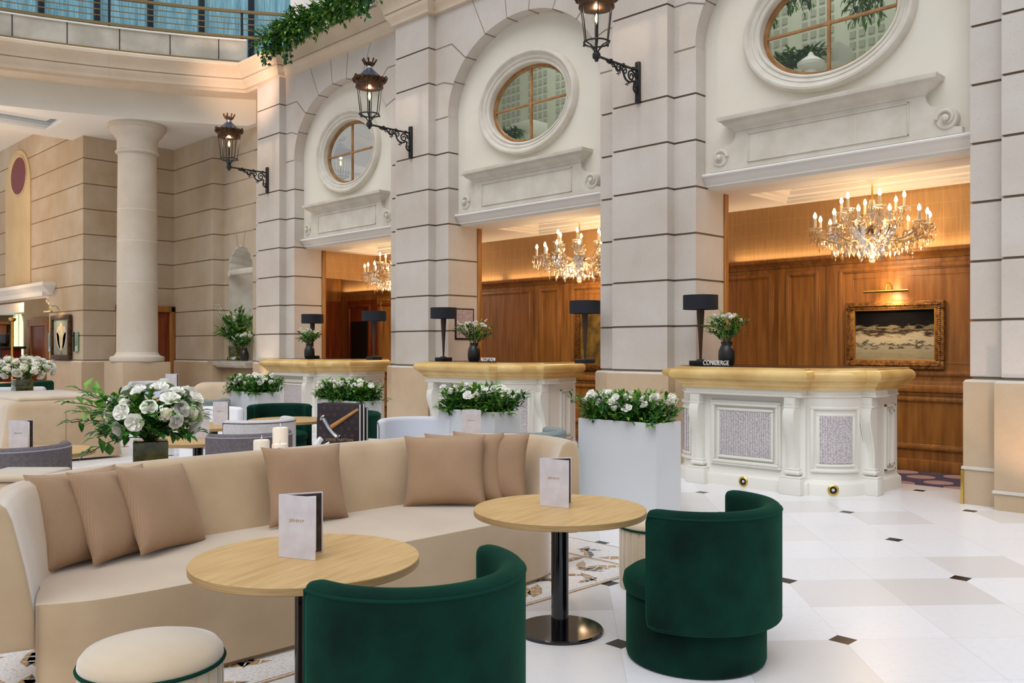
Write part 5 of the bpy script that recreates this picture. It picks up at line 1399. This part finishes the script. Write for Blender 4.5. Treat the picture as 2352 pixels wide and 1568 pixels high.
# the long beige sofa
t = thing('sofa', 'long curved beige sofa with taupe cushions in the foreground', 'sofa', (-4.5, 2.8, 0))
off = Vector((-4.5, 2.8))
inner_l = catmull([(-3.975, 1.175), (-4.19, 1.25), (-4.43, 1.37), (-4.63, 1.58), (-4.745, 1.9), (-4.78, 2.4), (-4.785, 3.1), (-4.77, 3.75), (-4.71, 4.15), (-4.58, 4.36), (-4.38, 4.45), (-4.18, 4.42), (-4.02, 4.33)], 6)
front_l = catmull([(-3.985, 1.19), (-3.93, 1.28), (-3.88, 1.45), (-3.86, 1.85), (-3.855, 2.8), (-3.855, 3.7), (-3.865, 4.0), (-3.90, 4.2), (-4.02, 4.36)], 6)
def loc2(P): return [(x - off.x, y - off.y) for x, y in P]
# seat block: outline front edge then back along the inner line pushed under the back
back_l = [(x + (-.06 if x < -4.3 else 0), y) for x, y in inner_l]
outl = loc2(front_l + back_l[::-1])
q = MB()
q.sweep(outl, [(-.035, 0), (-.03, .02), (0, .03), (0, .40), (-.003, .403)], closed=True)
q.build('base', M['sofa'], t)
q = MB()
q.sweep(outl, [(-.006, .402), (-.001, .405), (-.002, .414), (-.012, .425), (-.04, .432)], closed=True)
q.prism([(x, y) for x, y in outl], .40, .4315, caps=(0, 1))
bmx = None
q.build('seat', M['sofa'], t, angle=50)
# back band with rolled top, overhanging the base
sec = []
for j in range(7): a = R(180 + 90 * j / 6 - 180); 
def band(path, name):
    n = len(path); q = MB()
    P = [Vector(p) for p in path]
    rows = []
    # section: u outward from the inner face, z
    S = [(-.0, .40), (.0, .27)]
    S = [(0, .25), (.004, .40), (.036, .58), (.068, .72), (.085, .79), (.105, .84), (.135, .866), (.17, .868), (.198, .85), (.215, .81), (.222, .75), (.226, .5), (.222, .3), (.205, .25)]
    for i, p in enumerate(P):
        d = (P[min(i + 1, n - 1)] - P[max(i - 1, 0)]).normalized(); nrm = Vector((-d.y, d.x))
        e = min(i, n - 1 - i)
        k = [.55, .82, .95, 1][min(e, 3)]
        cu, cz = .125, .5
        rows.append([(p.x + nrm.x * (cu + (u - cu) * k), p.y + nrm.y * (cu + (u - cu) * k), cz + (z - cz) * (1 - (1 - k) * .35)) for u, z in S])
    m = len(S)
    q.add([v for r_ in rows for v in r_], [(i * m + j, (i + 1) * m + j, (i + 1) * m + (j + 1) % m, i * m + (j + 1) % m) for i in range(n - 1) for j in range(m)] + [tuple(range(m)), tuple((n - 1) * m + j for j in range(m - 1, -1, -1))])
    return q
il = loc2(inner_l)
# the path runs from the left arm to the right arm; the outside lies to the left of travel
ext0 = [(-.03 + il[0][0] + (il[0][0] - il[1][0]) * f, il[0][1] + (il[0][1] - il[1][1]) * f) for f in ()]
dense0 = [tuple(Vector(il[0]).lerp(Vector(il[1]), f)) for f in (0, .1, .25, .5)]
dense1 = [tuple(Vector(il[-2]).lerp(Vector(il[-1]), f)) for f in (.5, .75, .9, 1)]
bb = band(dense0 + il[1:-1] + dense1, 'back')
bb.build('backrest', M['sofa'], t, angle=60)
q = MB()
for i_ in (34,):
    p = Vector(il[i_]); d = (Vector(il[i_ + 1]) - p).normalized(); nrm = Vector((-d.y, d.x))
    q.tube([(p.x + nrm.x * u, p.y + nrm.y * u, z) for u, z in ((.085, .79), (.105, .841), (.135, .868), (.17, .870), (.198, .852))], .004, 5)
q.build('seam', M['sofa'], t)

# cushions
def make_cushion(label, w=.56, h=.48, th=.16):
    n = 18; q = MB()
    for sgn in (1, -1):
        vs = []
        for i in range(n + 1):
            for j in range(n + 1):
                u = -1 + 2 * i / n; v = -1 + 2 * j / n
                pin = 1 - .10 * (1 - abs(v) ** 2.2) * abs(u) ** 3; pin2 = 1 - .08 * (1 - abs(u) ** 2.2) * abs(v) ** 3
                f = max(0, (1 - abs(u) ** 2.6)) ** .55 * max(0, (1 - abs(v) ** 2.6)) ** .55
                wr = 1 + .06 * math.sin(5 * u + 3 * v) * (1 - f)
                vs.append((sgn * th * .5 * f * wr, u * w / 2 * pin, v * h / 2 * pin2))
        q.add(vs, [(i * (n + 1) + j, (i + 1) * (n + 1) + j, (i + 1) * (n + 1) + j + 1, i * (n + 1) + j + 1) for i in range(n) for j in range(n) if sgn > 0 or not (i in (0, n - 1) and j in (0, n - 1))])
    t = tag(q.build('cushion', M['cushion'], angle=80), label, 'cushion', 'taupe cushions on the long sofa')
    bm = bmesh.new(); bm.from_mesh(t.data); bmesh.ops.remove_doubles(bm, verts=bm.verts, dist=.0008); bmesh.ops.recalc_face_normals(bm, faces=bm.faces); bm.to_mesh(t.data); bm.free()
    return t
cu0 = make_cushion('taupe cushion leaning against the left arm of the long sofa')
def place_cushion(o, bl, br, lean, roll=0, z=.433, h=.48, label=None):
    """rest a cushion's lower edge from bl to br on the seat, leaning back by lean degrees"""
    if o is None:
        o = cu0.copy(); COL.objects.link(o); o['label'] = label
    bl = Vector((bl[0], bl[1])); br = Vector((br[0], br[1]))
    d = (br - bl).normalized(); c = (bl + br) / 2
    yaw = math.atan2(d.y, d.x) - PI / 2
    Rm = Matrix.Rotation(yaw, 4, 'Z') @ Matrix.Rotation(R(-lean), 4, 'Y') @ Matrix.Rotation(R(roll), 4, 'X')
    up = Rm @ Vector((0, 0, h / 2))
    o.matrix_world = Matrix.Translation((c.x + up.x, c.y + up.y, z + up.z)) @ Rm
    return o
place_cushion(cu0, (-4.47, 1.40), (-4.66, 1.82), 19, -2)
place_cushion(None, (-4.42, 1.575), (-4.69, 2.03), 22, -3, label='taupe cushion in the middle of the three at the left end of the sofa')
place_cushion(None, (-4.41, 1.79), (-4.71, 2.27), 24, -6, label='taupe cushion at the right of the three at the left end of the sofa')
place_cushion(None, (-4.65, 2.63), (-4.66, 3.18), 15, -2, label='single taupe cushion in the middle of the sofa, behind the nearest menu')
place_cushion(None, (-4.71, 3.66), (-4.32, 4.04), 13, 1, label='taupe cushion in front of the three at the right end of the sofa')
place_cushion(None, (-4.72, 3.86), (-4.33, 4.20), 10, 1, label='taupe cushion second in the stack at the right end of the sofa')
place_cushion(None, (-4.66, 4.06), (-4.24, 4.32), 8, 0, label='taupe cushion at the back of the stack at the right end of the sofa')

# console behind the sofa with vase, candles and books
t = thing('console', 'low cream console running behind the long sofa', 'console', (-5.45, 2.9, 0))
q = MB(); q.rbox(-.16, .14, -.80, 1.0, .0, .70, .02); q.build('cabinet', M['sofa'], t)
q = MB(); q.rbox(-.17, .15, -.82, 1.02, .705, .74, .012, 3); q.build('console_top', M['whitefab'], t)
t = thing('side_stool', 'low cream topped stool behind the left end of the long sofa', 'stool', (-5.50, 1.56, 0), R(45))
q = MB(); q.rbox(-.18, .18, -.17, .17, .02, .76, .03, 3); q.build('stool_body', M['sofa'], t)
q = MB(); q.rbox(-.19, .19, -.18, .18, .762, .80, .018, 3); q.build('stool_top', M['pouf'], t)
def vase_square(t):
    q = MB(); q.rbox(-.1, .1, -.1, .1, 0, .185, .006); q.build('vase', M['moss'], t)
t = make_bouquet('flower_arrangement', 'large bouquet of white roses in a square leaf lined vase behind the sofa', (-5.44, 2.26, .74), 51, vase_square, spread=.33, h0=.22, h1=.50, nb=0, nsp=90, bs=.056, leaf_l=.062, white_sprays=0)
t.rotation_euler = (0, 0, R(-22))
q = MB(); r = random.Random(52)
for e in ((-.18, -.47, .42), (-.13, -.45, .30), (-.04, -.34, .12), (-.17, -.41, .50), (.1, .27, .24), (.08, .28, .36), (-.07, -.36, .36), (-.15, -.34, .46), (-.2, -.42, .36), (.06, -.30, .22), (.0, -.28, .3), (-.1, -.3, .24), (.16, .2, .22), (.2, .05, .24), (.2, -.1, .26)):
    sprig(q, (e[0] * .1, e[1] * .1, .2), e, r, 10, .09, .046, mi=0 if e[2] < .35 else 2, rad=.003)
q.build('long_sprigs', LEAFM, t, angle=None, fix=False)
dome_of_blooms(t, random.Random(53), (0.03, 0.03, .36), (.245, .245, .15), 34, .046, .066, ['rose', 'rose', 'puff', 'bell'])
def make_candle(label, loc, h, r_=.053):
    t = thing('candle', label, 'candle', loc, group='white pillar candles')
    q = MB(); q.lathe([(r_, 0), (r_, h - .006), (r_ - .005, h), (r_ - .012, h - .001), (.02, h - .008), (.001, h - .009)], 32); q.build('wax', M['wax'], t)
    q = MB(); q.tube([(0, 0, h - .01), (.003, 0, h + .015), (-.004, .004, h + .03)], .004, 6, rs=[.004, .005, .002]); q.build('wick', M['wick'], t)
    return t
make_candle('white pillar candle at the left of three behind the sofa', (-5.40, 2.99, .74), .138)
make_candle('tallest white pillar candle of three behind the sofa', (-5.50, 3.19, .74), .202)
make_candle('shortest white pillar candle in front of the tallest candle', (-5.37, 3.11, .74), .105)

# books standing on the console; spine side away, covers facing the camera
bt = thing('book', 'large dark book with a hammer on its monogrammed cover, standing behind the sofa', 'book', (-5.43, 3.63, .74), R(29), 'books on the console')
q = MB(); q.rbox(-.165, .165, -.022, -.017, 0, .35, .002); q.rbox(-.165, .165, .017, .022, 0, .35, .002); q.rbox(-.168, -.16, -.022, .022, 0, .35, .002); q.build('cover', M['navy'], bt)
q = MB(); q.box(-.158, .16, -.017, .017, .004, .346); q.build('pages', M['page'], bt)
q = MB(); r = random.Random(9)
def flower4(x, z, s):
    for k in range(4):
        a = k * PI / 2; ca, sa = math.cos(a), math.sin(a)
        q.add([(x + u * ca - v * sa, -.0225, z + u * sa + v * ca) for u, v in ((0, 0), (s * .6, s * .28), (s, 0), (s * .6, -s * .28))], [(0, 1, 2, 3)])
def ring(x, z, s):
    n = 16
    q.add([(x + rr_ * s * math.cos(2 * PI * k / n), -.0225, z + rr_ * s * math.sin(2 * PI * k / n)) for k in range(n) for rr_ in (.75, 1)], [(2 * k, 2 * k + 1, (2 * k + 3) % (2 * n), (2 * k + 2) % (2 * n)) for k in range(n)])
def lv(x, z, s):
    for P in (((-.5, .6), (-.2, -.5), (.45, -.5)), ((-.1, .6), (.3, -.55), (.75, .6))):
        for (xa, za), (xb, zb) in zip(P, P[1:]):
            d = Vector((xb - xa, zb - za)).normalized(); n = Vector((-d.y, d.x)) * .09
            q.add([(x + s * (u), -.0225, z + s * (v)) for u, v in ((xa + n.x, za + n.y), (xa - n.x, za - n.y), (xb - n.x, zb - n.y), (xb + n.x, zb + n.y))], [(0, 1, 2, 3)])
for i in range(6):
    for j in range(6):
        x = -.14 + .056 * i + (.028 if j % 2 else 0); z = .075 + .049 * j
        if x > .15: continue
        [lambda: flower4(x, z, .016), lambda: lv(x, z, .017), lambda: flower4(x, z, .016), lambda: ring(x, z, .012)][(i + 2 * j) % 4]()
q.build('monogram_print', M['mono'], bt, angle=None, fix=False)
UP = Matrix.Translation((0, 0, .058))
q = MB(); q.tube([(-.05, -.027, .125), (.16, -.027, .255)], .0085, 10, rs=[.017, .010], M=UP); q.build('printed_hammer_handle', M['hammerwood'], bt)
q = MB(); q.tube(catmull([(-.115, -.027, .185), (-.10, -.027, .165), (-.07, -.027, .12), (-.03, -.027, .075), (-.005, -.027, .055)], 5), .015, 8, M=UP)
q.lathe([(.001, -.008), (.024, -.006), (.026, .004), (.014, .012)], 14, M=UP @ Matrix.Translation((-.125, -.027, .19)) @ Matrix.Rotation(R(-50), 4, 'Y') @ Matrix.Diagonal((1, .4, 1, 1)))
q.tube([(-.005, -.027, .055), (.012, -.027, .062), (.02, -.027, .068)], .005, 6, M=UP); q.tube([(-.005, -.027, .055), (-.004, -.027, .042)], .005, 6, M=UP)
q.build('printed_hammer_head', M['steel'], bt)
o = text_mesh('LOUIS VUITTON', .024, .0004, M['goldtext'], 'title', bt); o.matrix_local = Matrix.Translation((0.01, -.0228, .084)) @ Matrix.Rotation(R(90), 4, 'X') @ Matrix.Diagonal((1.25, 1, 1, 1))
def plain_book(label, loc, rz, w, h, th, cov):
    t = thing('book', label, 'book', loc, rz, 'books on the console')
    q = MB(); q.rbox(-w, w, -th / 2, -th / 2 + .004, 0, h, .001); q.rbox(-w, w, th / 2 - .004, th / 2, 0, h, .001); q.rbox(-w - .002, -w + .004, -th / 2, th / 2, 0, h, .001); q.build('cover', cov, t)
    q = MB(); q.box(-w + .004, w - .003, -th / 2 + .004, th / 2 - .004, .003, h - .003); q.build('pages', M['page'], t)
    return t
nb_ = Vector((-math.sin(R(29)), math.cos(R(29))))
plain_book('dark book standing directly behind the monogrammed book', (-5.43 + nb_.x * .046 + .01, 3.63 + nb_.y * .046, .74), R(29), .165, .353, .036, M['black'])
plain_book('shorter dark book at the back of the three standing books', (-5.43 + nb_.x * .09 + .02, 3.63 + nb_.y * .09, .74), R(29), .165, .32, .03, M['black'])
t = thing('bird_figurine', 'small white bird figurine peeping over the sofa in front of the dark books', 'figurine', (-5.34, 3.42, .76), R(45))
q = MB(); q.tube(catmull([(-.055, 0, .02), (-.035, 0, .05), (-.015, 0, .085), (.0, 0, .10)], 5), .02, 10, rs=None); q.lathe([(.001, 0), (.045, .002), (.05, .02), (.03, .04), (.001, .045)], 20); q.tube([(.01, 0, .03), (.03, 0, .05), (.055, 0, .075)], .014, 10, rs=[.02, .016, .004])
q.build('bird_body', M['letters'], t)

# far seating island
t = thing('sofa', 'beige sofa seen from behind at the left, with a padded top and centre seam', 'sofa', (-13.3, 4.0, 0))
def island(x0, x1, y0, y1, z1, mt, par, nm):
    q = MB(); q.rbox(x0, x1, y0, y1, .03, z1, .13, 5); q.build(nm, mt, par)
q = MB()
bm = bmesh.new(); bmesh.ops.create_cube(bm, size=1)
for v in bm.verts: v.co = Vector((v.co.x * 2.0, v.co.y * (1.52 if v.co.z < 0 else 1.30), .425 + v.co.z * .79))
bmesh.ops.bevel(bm, geom=[e for e in bm.edges if not (e.verts[0].co.z < .1 and e.verts[1].co.z < .1)], offset=.12, segments=5, affect='EDGES', profile=.5)
q.from_bm(bm); q.build('back_block', M['sofa'], t)
q = MB(); q.rbox(-.92, .93, -.55, .55, .80, .862, .03, 3); q.build('padded_top', M['pouf'], t)
q = MB(); q.tube([(1.003, .0, .05), (1.003, .0, .66), (.97, .0, .77), (.9, .0, .815)], .004, 5); q.build('seam', M['cushion'], t)
t2 = thing('sofa', 'pale beige sofa in two sections below the shell niche', 'sofa', (-15.16, 7.55, 0), R(-30))
q = MB(); q.rbox(-.85, 0.02, -.4, .4, .03, .84, .12, 5); q.build('sofa_section', M['pouf'], t2)
q = MB(); q.rbox(.03, .85, -.38, .42, .03, .87, .12, 5); q.build('sofa_section', M['pouf'], t2)
def vase_sq2(t):
    q = MB(); q.rbox(-.12, .12, -.12, .12, 0, .2, .006); q.build('vase', M['moss'], t)
make_bouquet('flower_arrangement', 'dome of white flowers in a glass vase at the far left', (-14.55, 4.12, .82), 61, vase_sq2, spread=.42, h0=.2, h1=.50, nb=0, nsp=40, bs=.062, leaf_l=.07, white_sprays=0)
dome_of_blooms(bpy.data.objects['flower_arrangement.004'], random.Random(62), (0, 0, .34), (.40, .40, .16), 32, .06, .085, ['rose', 'puff'])
t = thing('console', 'low cream console under the far left vase', 'console', (-14.75, 4.05, 0)); q = MB(); q.rbox(-.35, .35, -.6, .6, 0, .81, .03, 3); q.build('cabinet', M['whitefab'], t)
t = thing('sofa', 'dark green banquette in the background behind the left sofa', 'sofa', (-18.9, 5.35, 0), R(-45))
q = MB(); q.rbox(-1.0, 1.0, -.12, .12, .3, .82, .06, 3); q.build('backrest', M['green'], t); q = MB(); q.rbox(-1.0, 1.0, -.7, -.1, .05, .42, .05, 3); q.build('seat', M['green'], t)
t = thing('armchair', 'grey armchair back cut by the left edge behind the flower vase', 'chair', (-16.3, 4.15, 0), R(-20))
q = MB(); q.rbox(-.15, .15, -.8, .8, .2, .84, .06, 3); q.build('backrest', M['greylight'], t); q = MB(); q.rbox(.1, .7, -.75, .75, .0, .42, .05, 3); q.build('seat', M['grey'], t)
t = thing('bar_table', 'long oak table in the background at the left', 'table', (-20.6, 5.0, 0), R(-45))
q = MB(); q.rbox(-.9, .9, -.3, .3, .70, .75, .01); q.build('table_top', M['oak'], t)
for x in (-.8, .8): q = MB(); q.tube([(x, 0, 0), (x, 0, .7)], .04, 10); q.build('leg', M['blackgloss'], t)

# niche flowers
def vase_trunk(t):
    q = MB(); q.lathe([(.001, 0), (.2, .005), (.19, .06), (.155, .1), (.16, .32), (.15, .32), (.14, .25)], 24); q.build('vase', M['moss'], t)
make_bouquet('flower_arrangement', 'tall bushy arrangement with white blossom sprays on the niche shelf', (-18.0, 9.35, 1.205), 71, vase_trunk, spread=.46, h0=.34, h1=1.2, nb=6, nsp=60, bs=.055, leaf_l=.1, white_sprays=14)
make_bouquet('flower_arrangement', 'small dark vase of white flowers at the right of the niche shelf', (-17.42, 9.25, 1.205), 72, vase_jar, spread=.26, h0=.28, h1=.62, nb=9, nsp=24, bs=.05, leaf_l=.07, white_sprays=2)

# pictures and glass strips on the left wall
t = thing('framed_painting', 'framed painting of a pale tulip on the left stone wall', 'painting', (-21.8, YL - .02, 1.22))
q = MB()
for a, b, c, e in ((-.62, .62, 0, .1), (-.62, .62, .92, 1.02), (-.62, -.52, .1, .92), (.52, .62, .1, .92)): q.rbox(a, b, -.08, 0, c, e, .015, 2)
q.build('frame', M['bronze'], t)
q = MB(); q.box(-.53, .53, -.03, -.02, .09, .93); q.build('canvas', M['painting_b'], t, angle=None)
q = MB()
for cx_, cz_, w_, h_, lean, mi in ((-.13, .5, .15, .28, .25, 1), (.14, .5, .15, .28, -.25, 1), (.0, .52, .13, .33, 0, 0), (.2, .42, .1, .22, -.5, 1), (-.2, .42, .1, .22, .5, 1)):
    P = []
    for k in range(16):
        a = 2 * PI * k / 16; u = w_ * math.sin(a) * (1 - .25 * math.cos(a)); v = -h_ * math.cos(a)
        P.append((cx_ + u * math.cos(lean) - v * math.sin(lean), -.032 - .002 * (mi == 0), cz_ + u * math.sin(lean) + v * math.cos(lean)))
    q.add(P, [tuple(range(16))], mi)
q.quad((-.02, -.033, .1), (.02, -.033, .1), (.01, -.033, .24), (-.01, -.033, .24), 2)
q.build('tulip', [M['tulip'], M['tulip_p'], M['stem']], t, angle=None, fix=False)
t = thing('picture_lamp', 'brass picture lamp above the tulip painting', 'lamp', (-21.95, YL - .02, 2.30)); q = MB(); q.tube([(-.3, -.25, .02), (.2, -.25, .02)], .025, 10); q.build('lamp_tube', M['brass'], t); q = MB(); q.tube(catmull([(0, 0, 0), (0, -.08, .14), (0, -.2, .14), (0, -.25, .03)], 5), .01, 6); q.build('lamp_arm', M['brass'], t)
q = MB(); q.rbox(-22.74, -22.55, YL - .04, YL - .01, 1.40, 1.84, .004); tag(q.build('mirror_strip', M['mirror']), 'mirror strip tinted like reflected greenery left of the tulip painting', 'mirror')
q = MB(); q.rbox(-21.05, -20.78, YL - .04, YL - .01, 1.40, 1.84, .004); tag(q.build('mirror_strip', M['mirror']), 'mirror strip tinted like reflected greenery right of the tulip painting', 'mirror')

# far room beyond the left opening
fr = MB(); fr.box(-44, -28.6, 9.5, 9.7, 0, 4); fr.box(-28.6, -22.9, 8.2, 8.4, 0, 4); fr.quad((-44, YL, 3.4), (-22.9, YL, 3.4), (-22.9, 10, 3.4), (-44, 10, 3.4)); fr.box(-28.8, -28.6, 8.2, 9.6, 0, 4)
struct(fr, 'wall_lobby', M['plaster_o'], 'ochre walls of the lobby beyond the left opening', 'wall')
bm_ = MB(); bm_.rbox(-44, -28.3, 8.9, 9.3, 2.62, 2.95, .02); struct(bm_, 'trim_%d' % trim_no, M['white'], 'white beam crossing the far lobby', 'trim'); trim_no += 1
w6 = tag(thing('window_6', 'bright arched window onto greenery in the far lobby', 'window', (-33.75, 9.48, 1.2)), kind='structure')
q = MB(); pts = [(-.65, 0), (.65, 0)] + [(.65 * math.cos(R(a)), 1.05 + .5 * math.sin(R(a))) for a in range(0, 181, 12)]; q.prism(pts, -.02, 0, M=XZ); q.build('glass_pane', M['daylight'], w6)
q = MB(); q.tube([(p[0], -.03, p[1]) for p in pts], .05, 6, closed=True); q.box(-.02, .02, -.05, -.01, 0, 1.5); q.build('window_frame', M['white'], w6)
t = thing('cabinet', 'tall red wooden cabinet in the far lobby', 'cabinet', (-35.3, 9.0, 0)); q = MB(); q.rbox(-2.0, .7, -.3, .3, 0, 2.3, .02); q.rbox(-2.1, .85, -.4, .4, 2.3, 2.42, .03); q.build('body', M['panel_red'], t)
dr = tag(thing('door_3', 'orange oak door beyond the far left opening', 'door', (-27.2, 8.17, 0)), kind='structure')
q = MB(); q.rbox(-.62, .62, -.05, .05, 0, 2.1, .01); q.build('door_leaf', M['panel_red'], dr)
q = MB(); q.rbox(-.82, -.62, -.08, .08, 0, 2.15, .01); q.rbox(.62, .82, -.08, .08, 0, 2.15, .01); q.rbox(-.87, .87, -.1, .1, 2.1, 2.32, .02); q.build('door_frame', M['panel'], dr)
t = thing('bar_counter', 'dark red bar counter with black ironwork at the far left', 'counter', (-28.6, 7.6, 0))
q = MB(); q.rbox(-3, .8, -.25, .25, 0, 1.45, .01); q.build('counter_front', M['redwood'], t)
q = MB(); q.rbox(-3.1, .9, -.35, .35, 1.45, 1.52, .01)
for k in range(9):
    x = -2.8 + .42 * k
    q.tube([(x + .18 * math.cos(R(a)), -.26, .82 + .3 * math.sin(R(a))) for a in range(0, 360, 30)], .02, 5, closed=True); q.tube([(x + .2, -.26, 0), (x + .2, -.26, 1.45)], .02, 5)
q.build('ironwork', M['iron'], t)
t = thing('brass_post', 'tall brass post at the end of the far red bar', 'post', (-27.2, 7.45, 0)); q = MB(); q.lathe([(.1, 0), (.035, .1), (.035, 2.2), (.09, 2.24), (.1, 2.3), (.001, 2.33)], 12); q.build('post_shaft', M['brass'], t)
t = thing('till_monitor', 'black monitor on the far red bar counter', 'monitor', (-28.7, 7.6, 1.52)); q = MB(); q.rbox(-.35, .5, -.05, .05, .08, .36, .01); q.rbox(-.1, .2, -.12, .12, 0, .09, .01); q.build('screen', M['black'], t)
small = dup(ch, (-23.9, 7.65, 3.05), 0, 'small crystal chandelier beside the tulip painting in the far opening', 'crystal chandeliers', .5)
# prototypes used only as a source for the copies
for o in list(PROTO.values()):
    bpy.data.objects.remove(o)

# ------------------------------------------------------------------ light
def area(name, loc, size, power, color, rot=(0, 0, 0), size_y=None, spread=None):
    l = bpy.data.lights.new(name, 'AREA'); l.energy = power; l.color = color; l.size = size
    if size_y: l.shape = 'RECTANGLE'; l.size_y = size_y
    if spread: l.spread = spread
    o = bpy.data.objects.new(name, l); COL.objects.link(o); o.location = loc; o.rotation_euler = rot
    return o
def point(name, loc, power, color, r=.06):
    l = bpy.data.lights.new(name, 'POINT'); l.energy = power; l.color = color; l.shadow_soft_size = r
    o = bpy.data.objects.new(name, l); COL.objects.link(o); o.location = loc
    return o
def spot(name, loc, target, power, color, ang=60, blend=.6, r=.05):
    l = bpy.data.lights.new(name, 'SPOT'); l.energy = power; l.color = color; l.spot_size = R(ang); l.spot_blend = blend; l.shadow_soft_size = r
    o = bpy.data.objects.new(name, l); COL.objects.link(o); o.location = loc
    o.rotation_euler = (Vector(target) - Vector(loc)).to_track_quat('-Z', 'Y').to_euler()
    return o
WARM = (1, .71, .42); WARM2 = (1, .77, .54); PEACH = (1, .66, .46)
# daylight falling through the glazed roof of the atrium
w = bpy.data.worlds.new('atrium daylight'); scn.world = w; w.use_nodes = True
nt = w.node_tree; bg = nt.nodes['Background']
tc = nt.nodes.new('ShaderNodeTexCoord'); sp_ = nt.nodes.new('ShaderNodeSeparateXYZ'); nt.links.new(tc.outputs['Generated'], sp_.inputs[0])
mr = nt.nodes.new('ShaderNodeMapRange'); mr.inputs[1].default_value = -.05; mr.inputs[2].default_value = .9
nt.links.new(sp_.outputs[2], mr.inputs[0])
mx = nt.nodes.new('ShaderNodeMix'); mx.data_type = 'RGBA'; mx.inputs[6].default_value = (.40, .395, .40, 1); mx.inputs[7].default_value = (1.06, 1.1, 1.17, 1)
nt.links.new(mr.outputs[0], mx.inputs[0]); nt.links.new(mx.outputs[2], bg.inputs[0]); bg.inputs[1].default_value = .80
sun = bpy.data.lights.new('skylight', 'SUN'); sun.energy = 1.6; sun.angle = R(50); sun.color = (.95, .98, 1)
so_ = bpy.data.objects.new('skylight', sun); COL.objects.link(so_); so_.rotation_euler = (R(32), R(16), 0)
# lamps of the place and added fill
for i in range(3):
    x = CX[i]
    point('chandelier_light', (x + .04, 10.4, 2.72), 58, WARM, .3)
    area('cove_light', (x, YB - .045, 2.70), 4.4, 13, WARM, (R(180), 0, 0), .03)
    area('coffer_glow', (x, 10.4, ZC + .1), 1.6, 7, WARM, (0, 0, 0), .6)
area('cove_light', (-14.9, YB - .045, 2.70), 3.0, 8, WARM, (R(180), 0, 0), .03)
for (x, y), _ in LAMPS:
    point('lamp_light', (x, y, CTZ + .79), 16, WARM, .02); point('lamp_light', (x, y, CTZ + .67), 6, WARM, .02)
for k in (1, 2, 3):
    point('lantern_light', (PX[k], Y0 - .83, 4.93 + .585), 9, WARM2, .02)
spot('picture_light', (-4.42, YB - .27, 2.16), (-4.42, YB, 1.9), 16, WARM, 120, .8)
spot('picture_light', (-4.42, YB - .25, 2.2), (-4.42, YB, 2.4), 7, WARM, 120, .9)
spot('uplight', (PX[3], Y0 - .3, .55), (PX[3], Y0 + .05, 2.2), 42, WARM2, 70, .9)
spot('uplight', (XL[0] + .34, Y0 - .65, .08), (XL[0] + .3, Y0, 1.5), 34, PEACH, 100, 1)
spot('uplight', (-17.6, 9.6, 1.3), (-17.5, 9.8, 2.6), 18, WARM, 90, .9)
for s in (1.2, 4.0): 
    p = curve(s, 1.2); e = curve(s, .1)
spot('cornice_light', (-15.4, 7.6, 5.9), (-16.4, 8.85, 7.0), 150, PEACH, 80, .8, .2)
point('gallery_light', (-19.4, 4.6, 4.6), 45, WARM2, .5)
point('lobby_light', (-23.9, 7.65, 2.5), 20, WARM, .1)
point('lobby_light', (-31, 8.4, 3.0), 70, WARM, .3)
for i in range(3): area('upper_room_fill', (CX[i] - .8, 10.7, 7.7), 1.6, 60 if i < 2 else 18, (.95, 1, .97), (0, 0, 0), 3.5)  # area fill added under the ceiling to brighten the rooms behind the ovals
point('gallery_light', (-23.5, 4.2, 4.8), 130, WARM, .5)
spot('picture_light', (-21.95, YL - .3, 2.31), (-21.9, YL, 2.0), 14, WARM, 130, .8)
point('gallery_light', (-24.0, 6.0, 2.6), 14, WARM, .2)

# ------------------------------------------------------------------ camera
cam = bpy.data.cameras.new('camera'); co_ = bpy.data.objects.new('camera', cam); COL.objects.link(co_)
cam.sensor_width = 36; cam.sensor_fit = 'HORIZONTAL'; cam.lens = 2030 / 2352 * 36
cam.shift_y = 13 / 2352
cam.clip_start = .05
yaw = math.atan2(2016, 2030)
fwd = Vector((-math.cos(yaw), math.sin(yaw), 0))
co_.location = (0, 0, 1.5)
co_.rotation_euler = fwd.to_track_quat('-Z', 'Y').to_euler()
scn.camera = co_
scn.view_settings.view_transform = 'Standard'
scn.view_settings.look = 'None'
scn.view_settings.gamma = 1
scn.view_settings.use_curve_mapping = False
scn.view_settings.exposure = 0
scn.cycles.sample_clamp_indirect = 4
scn.cycles.max_bounces = 8
scn.cycles.transparent_max_bounces = 16
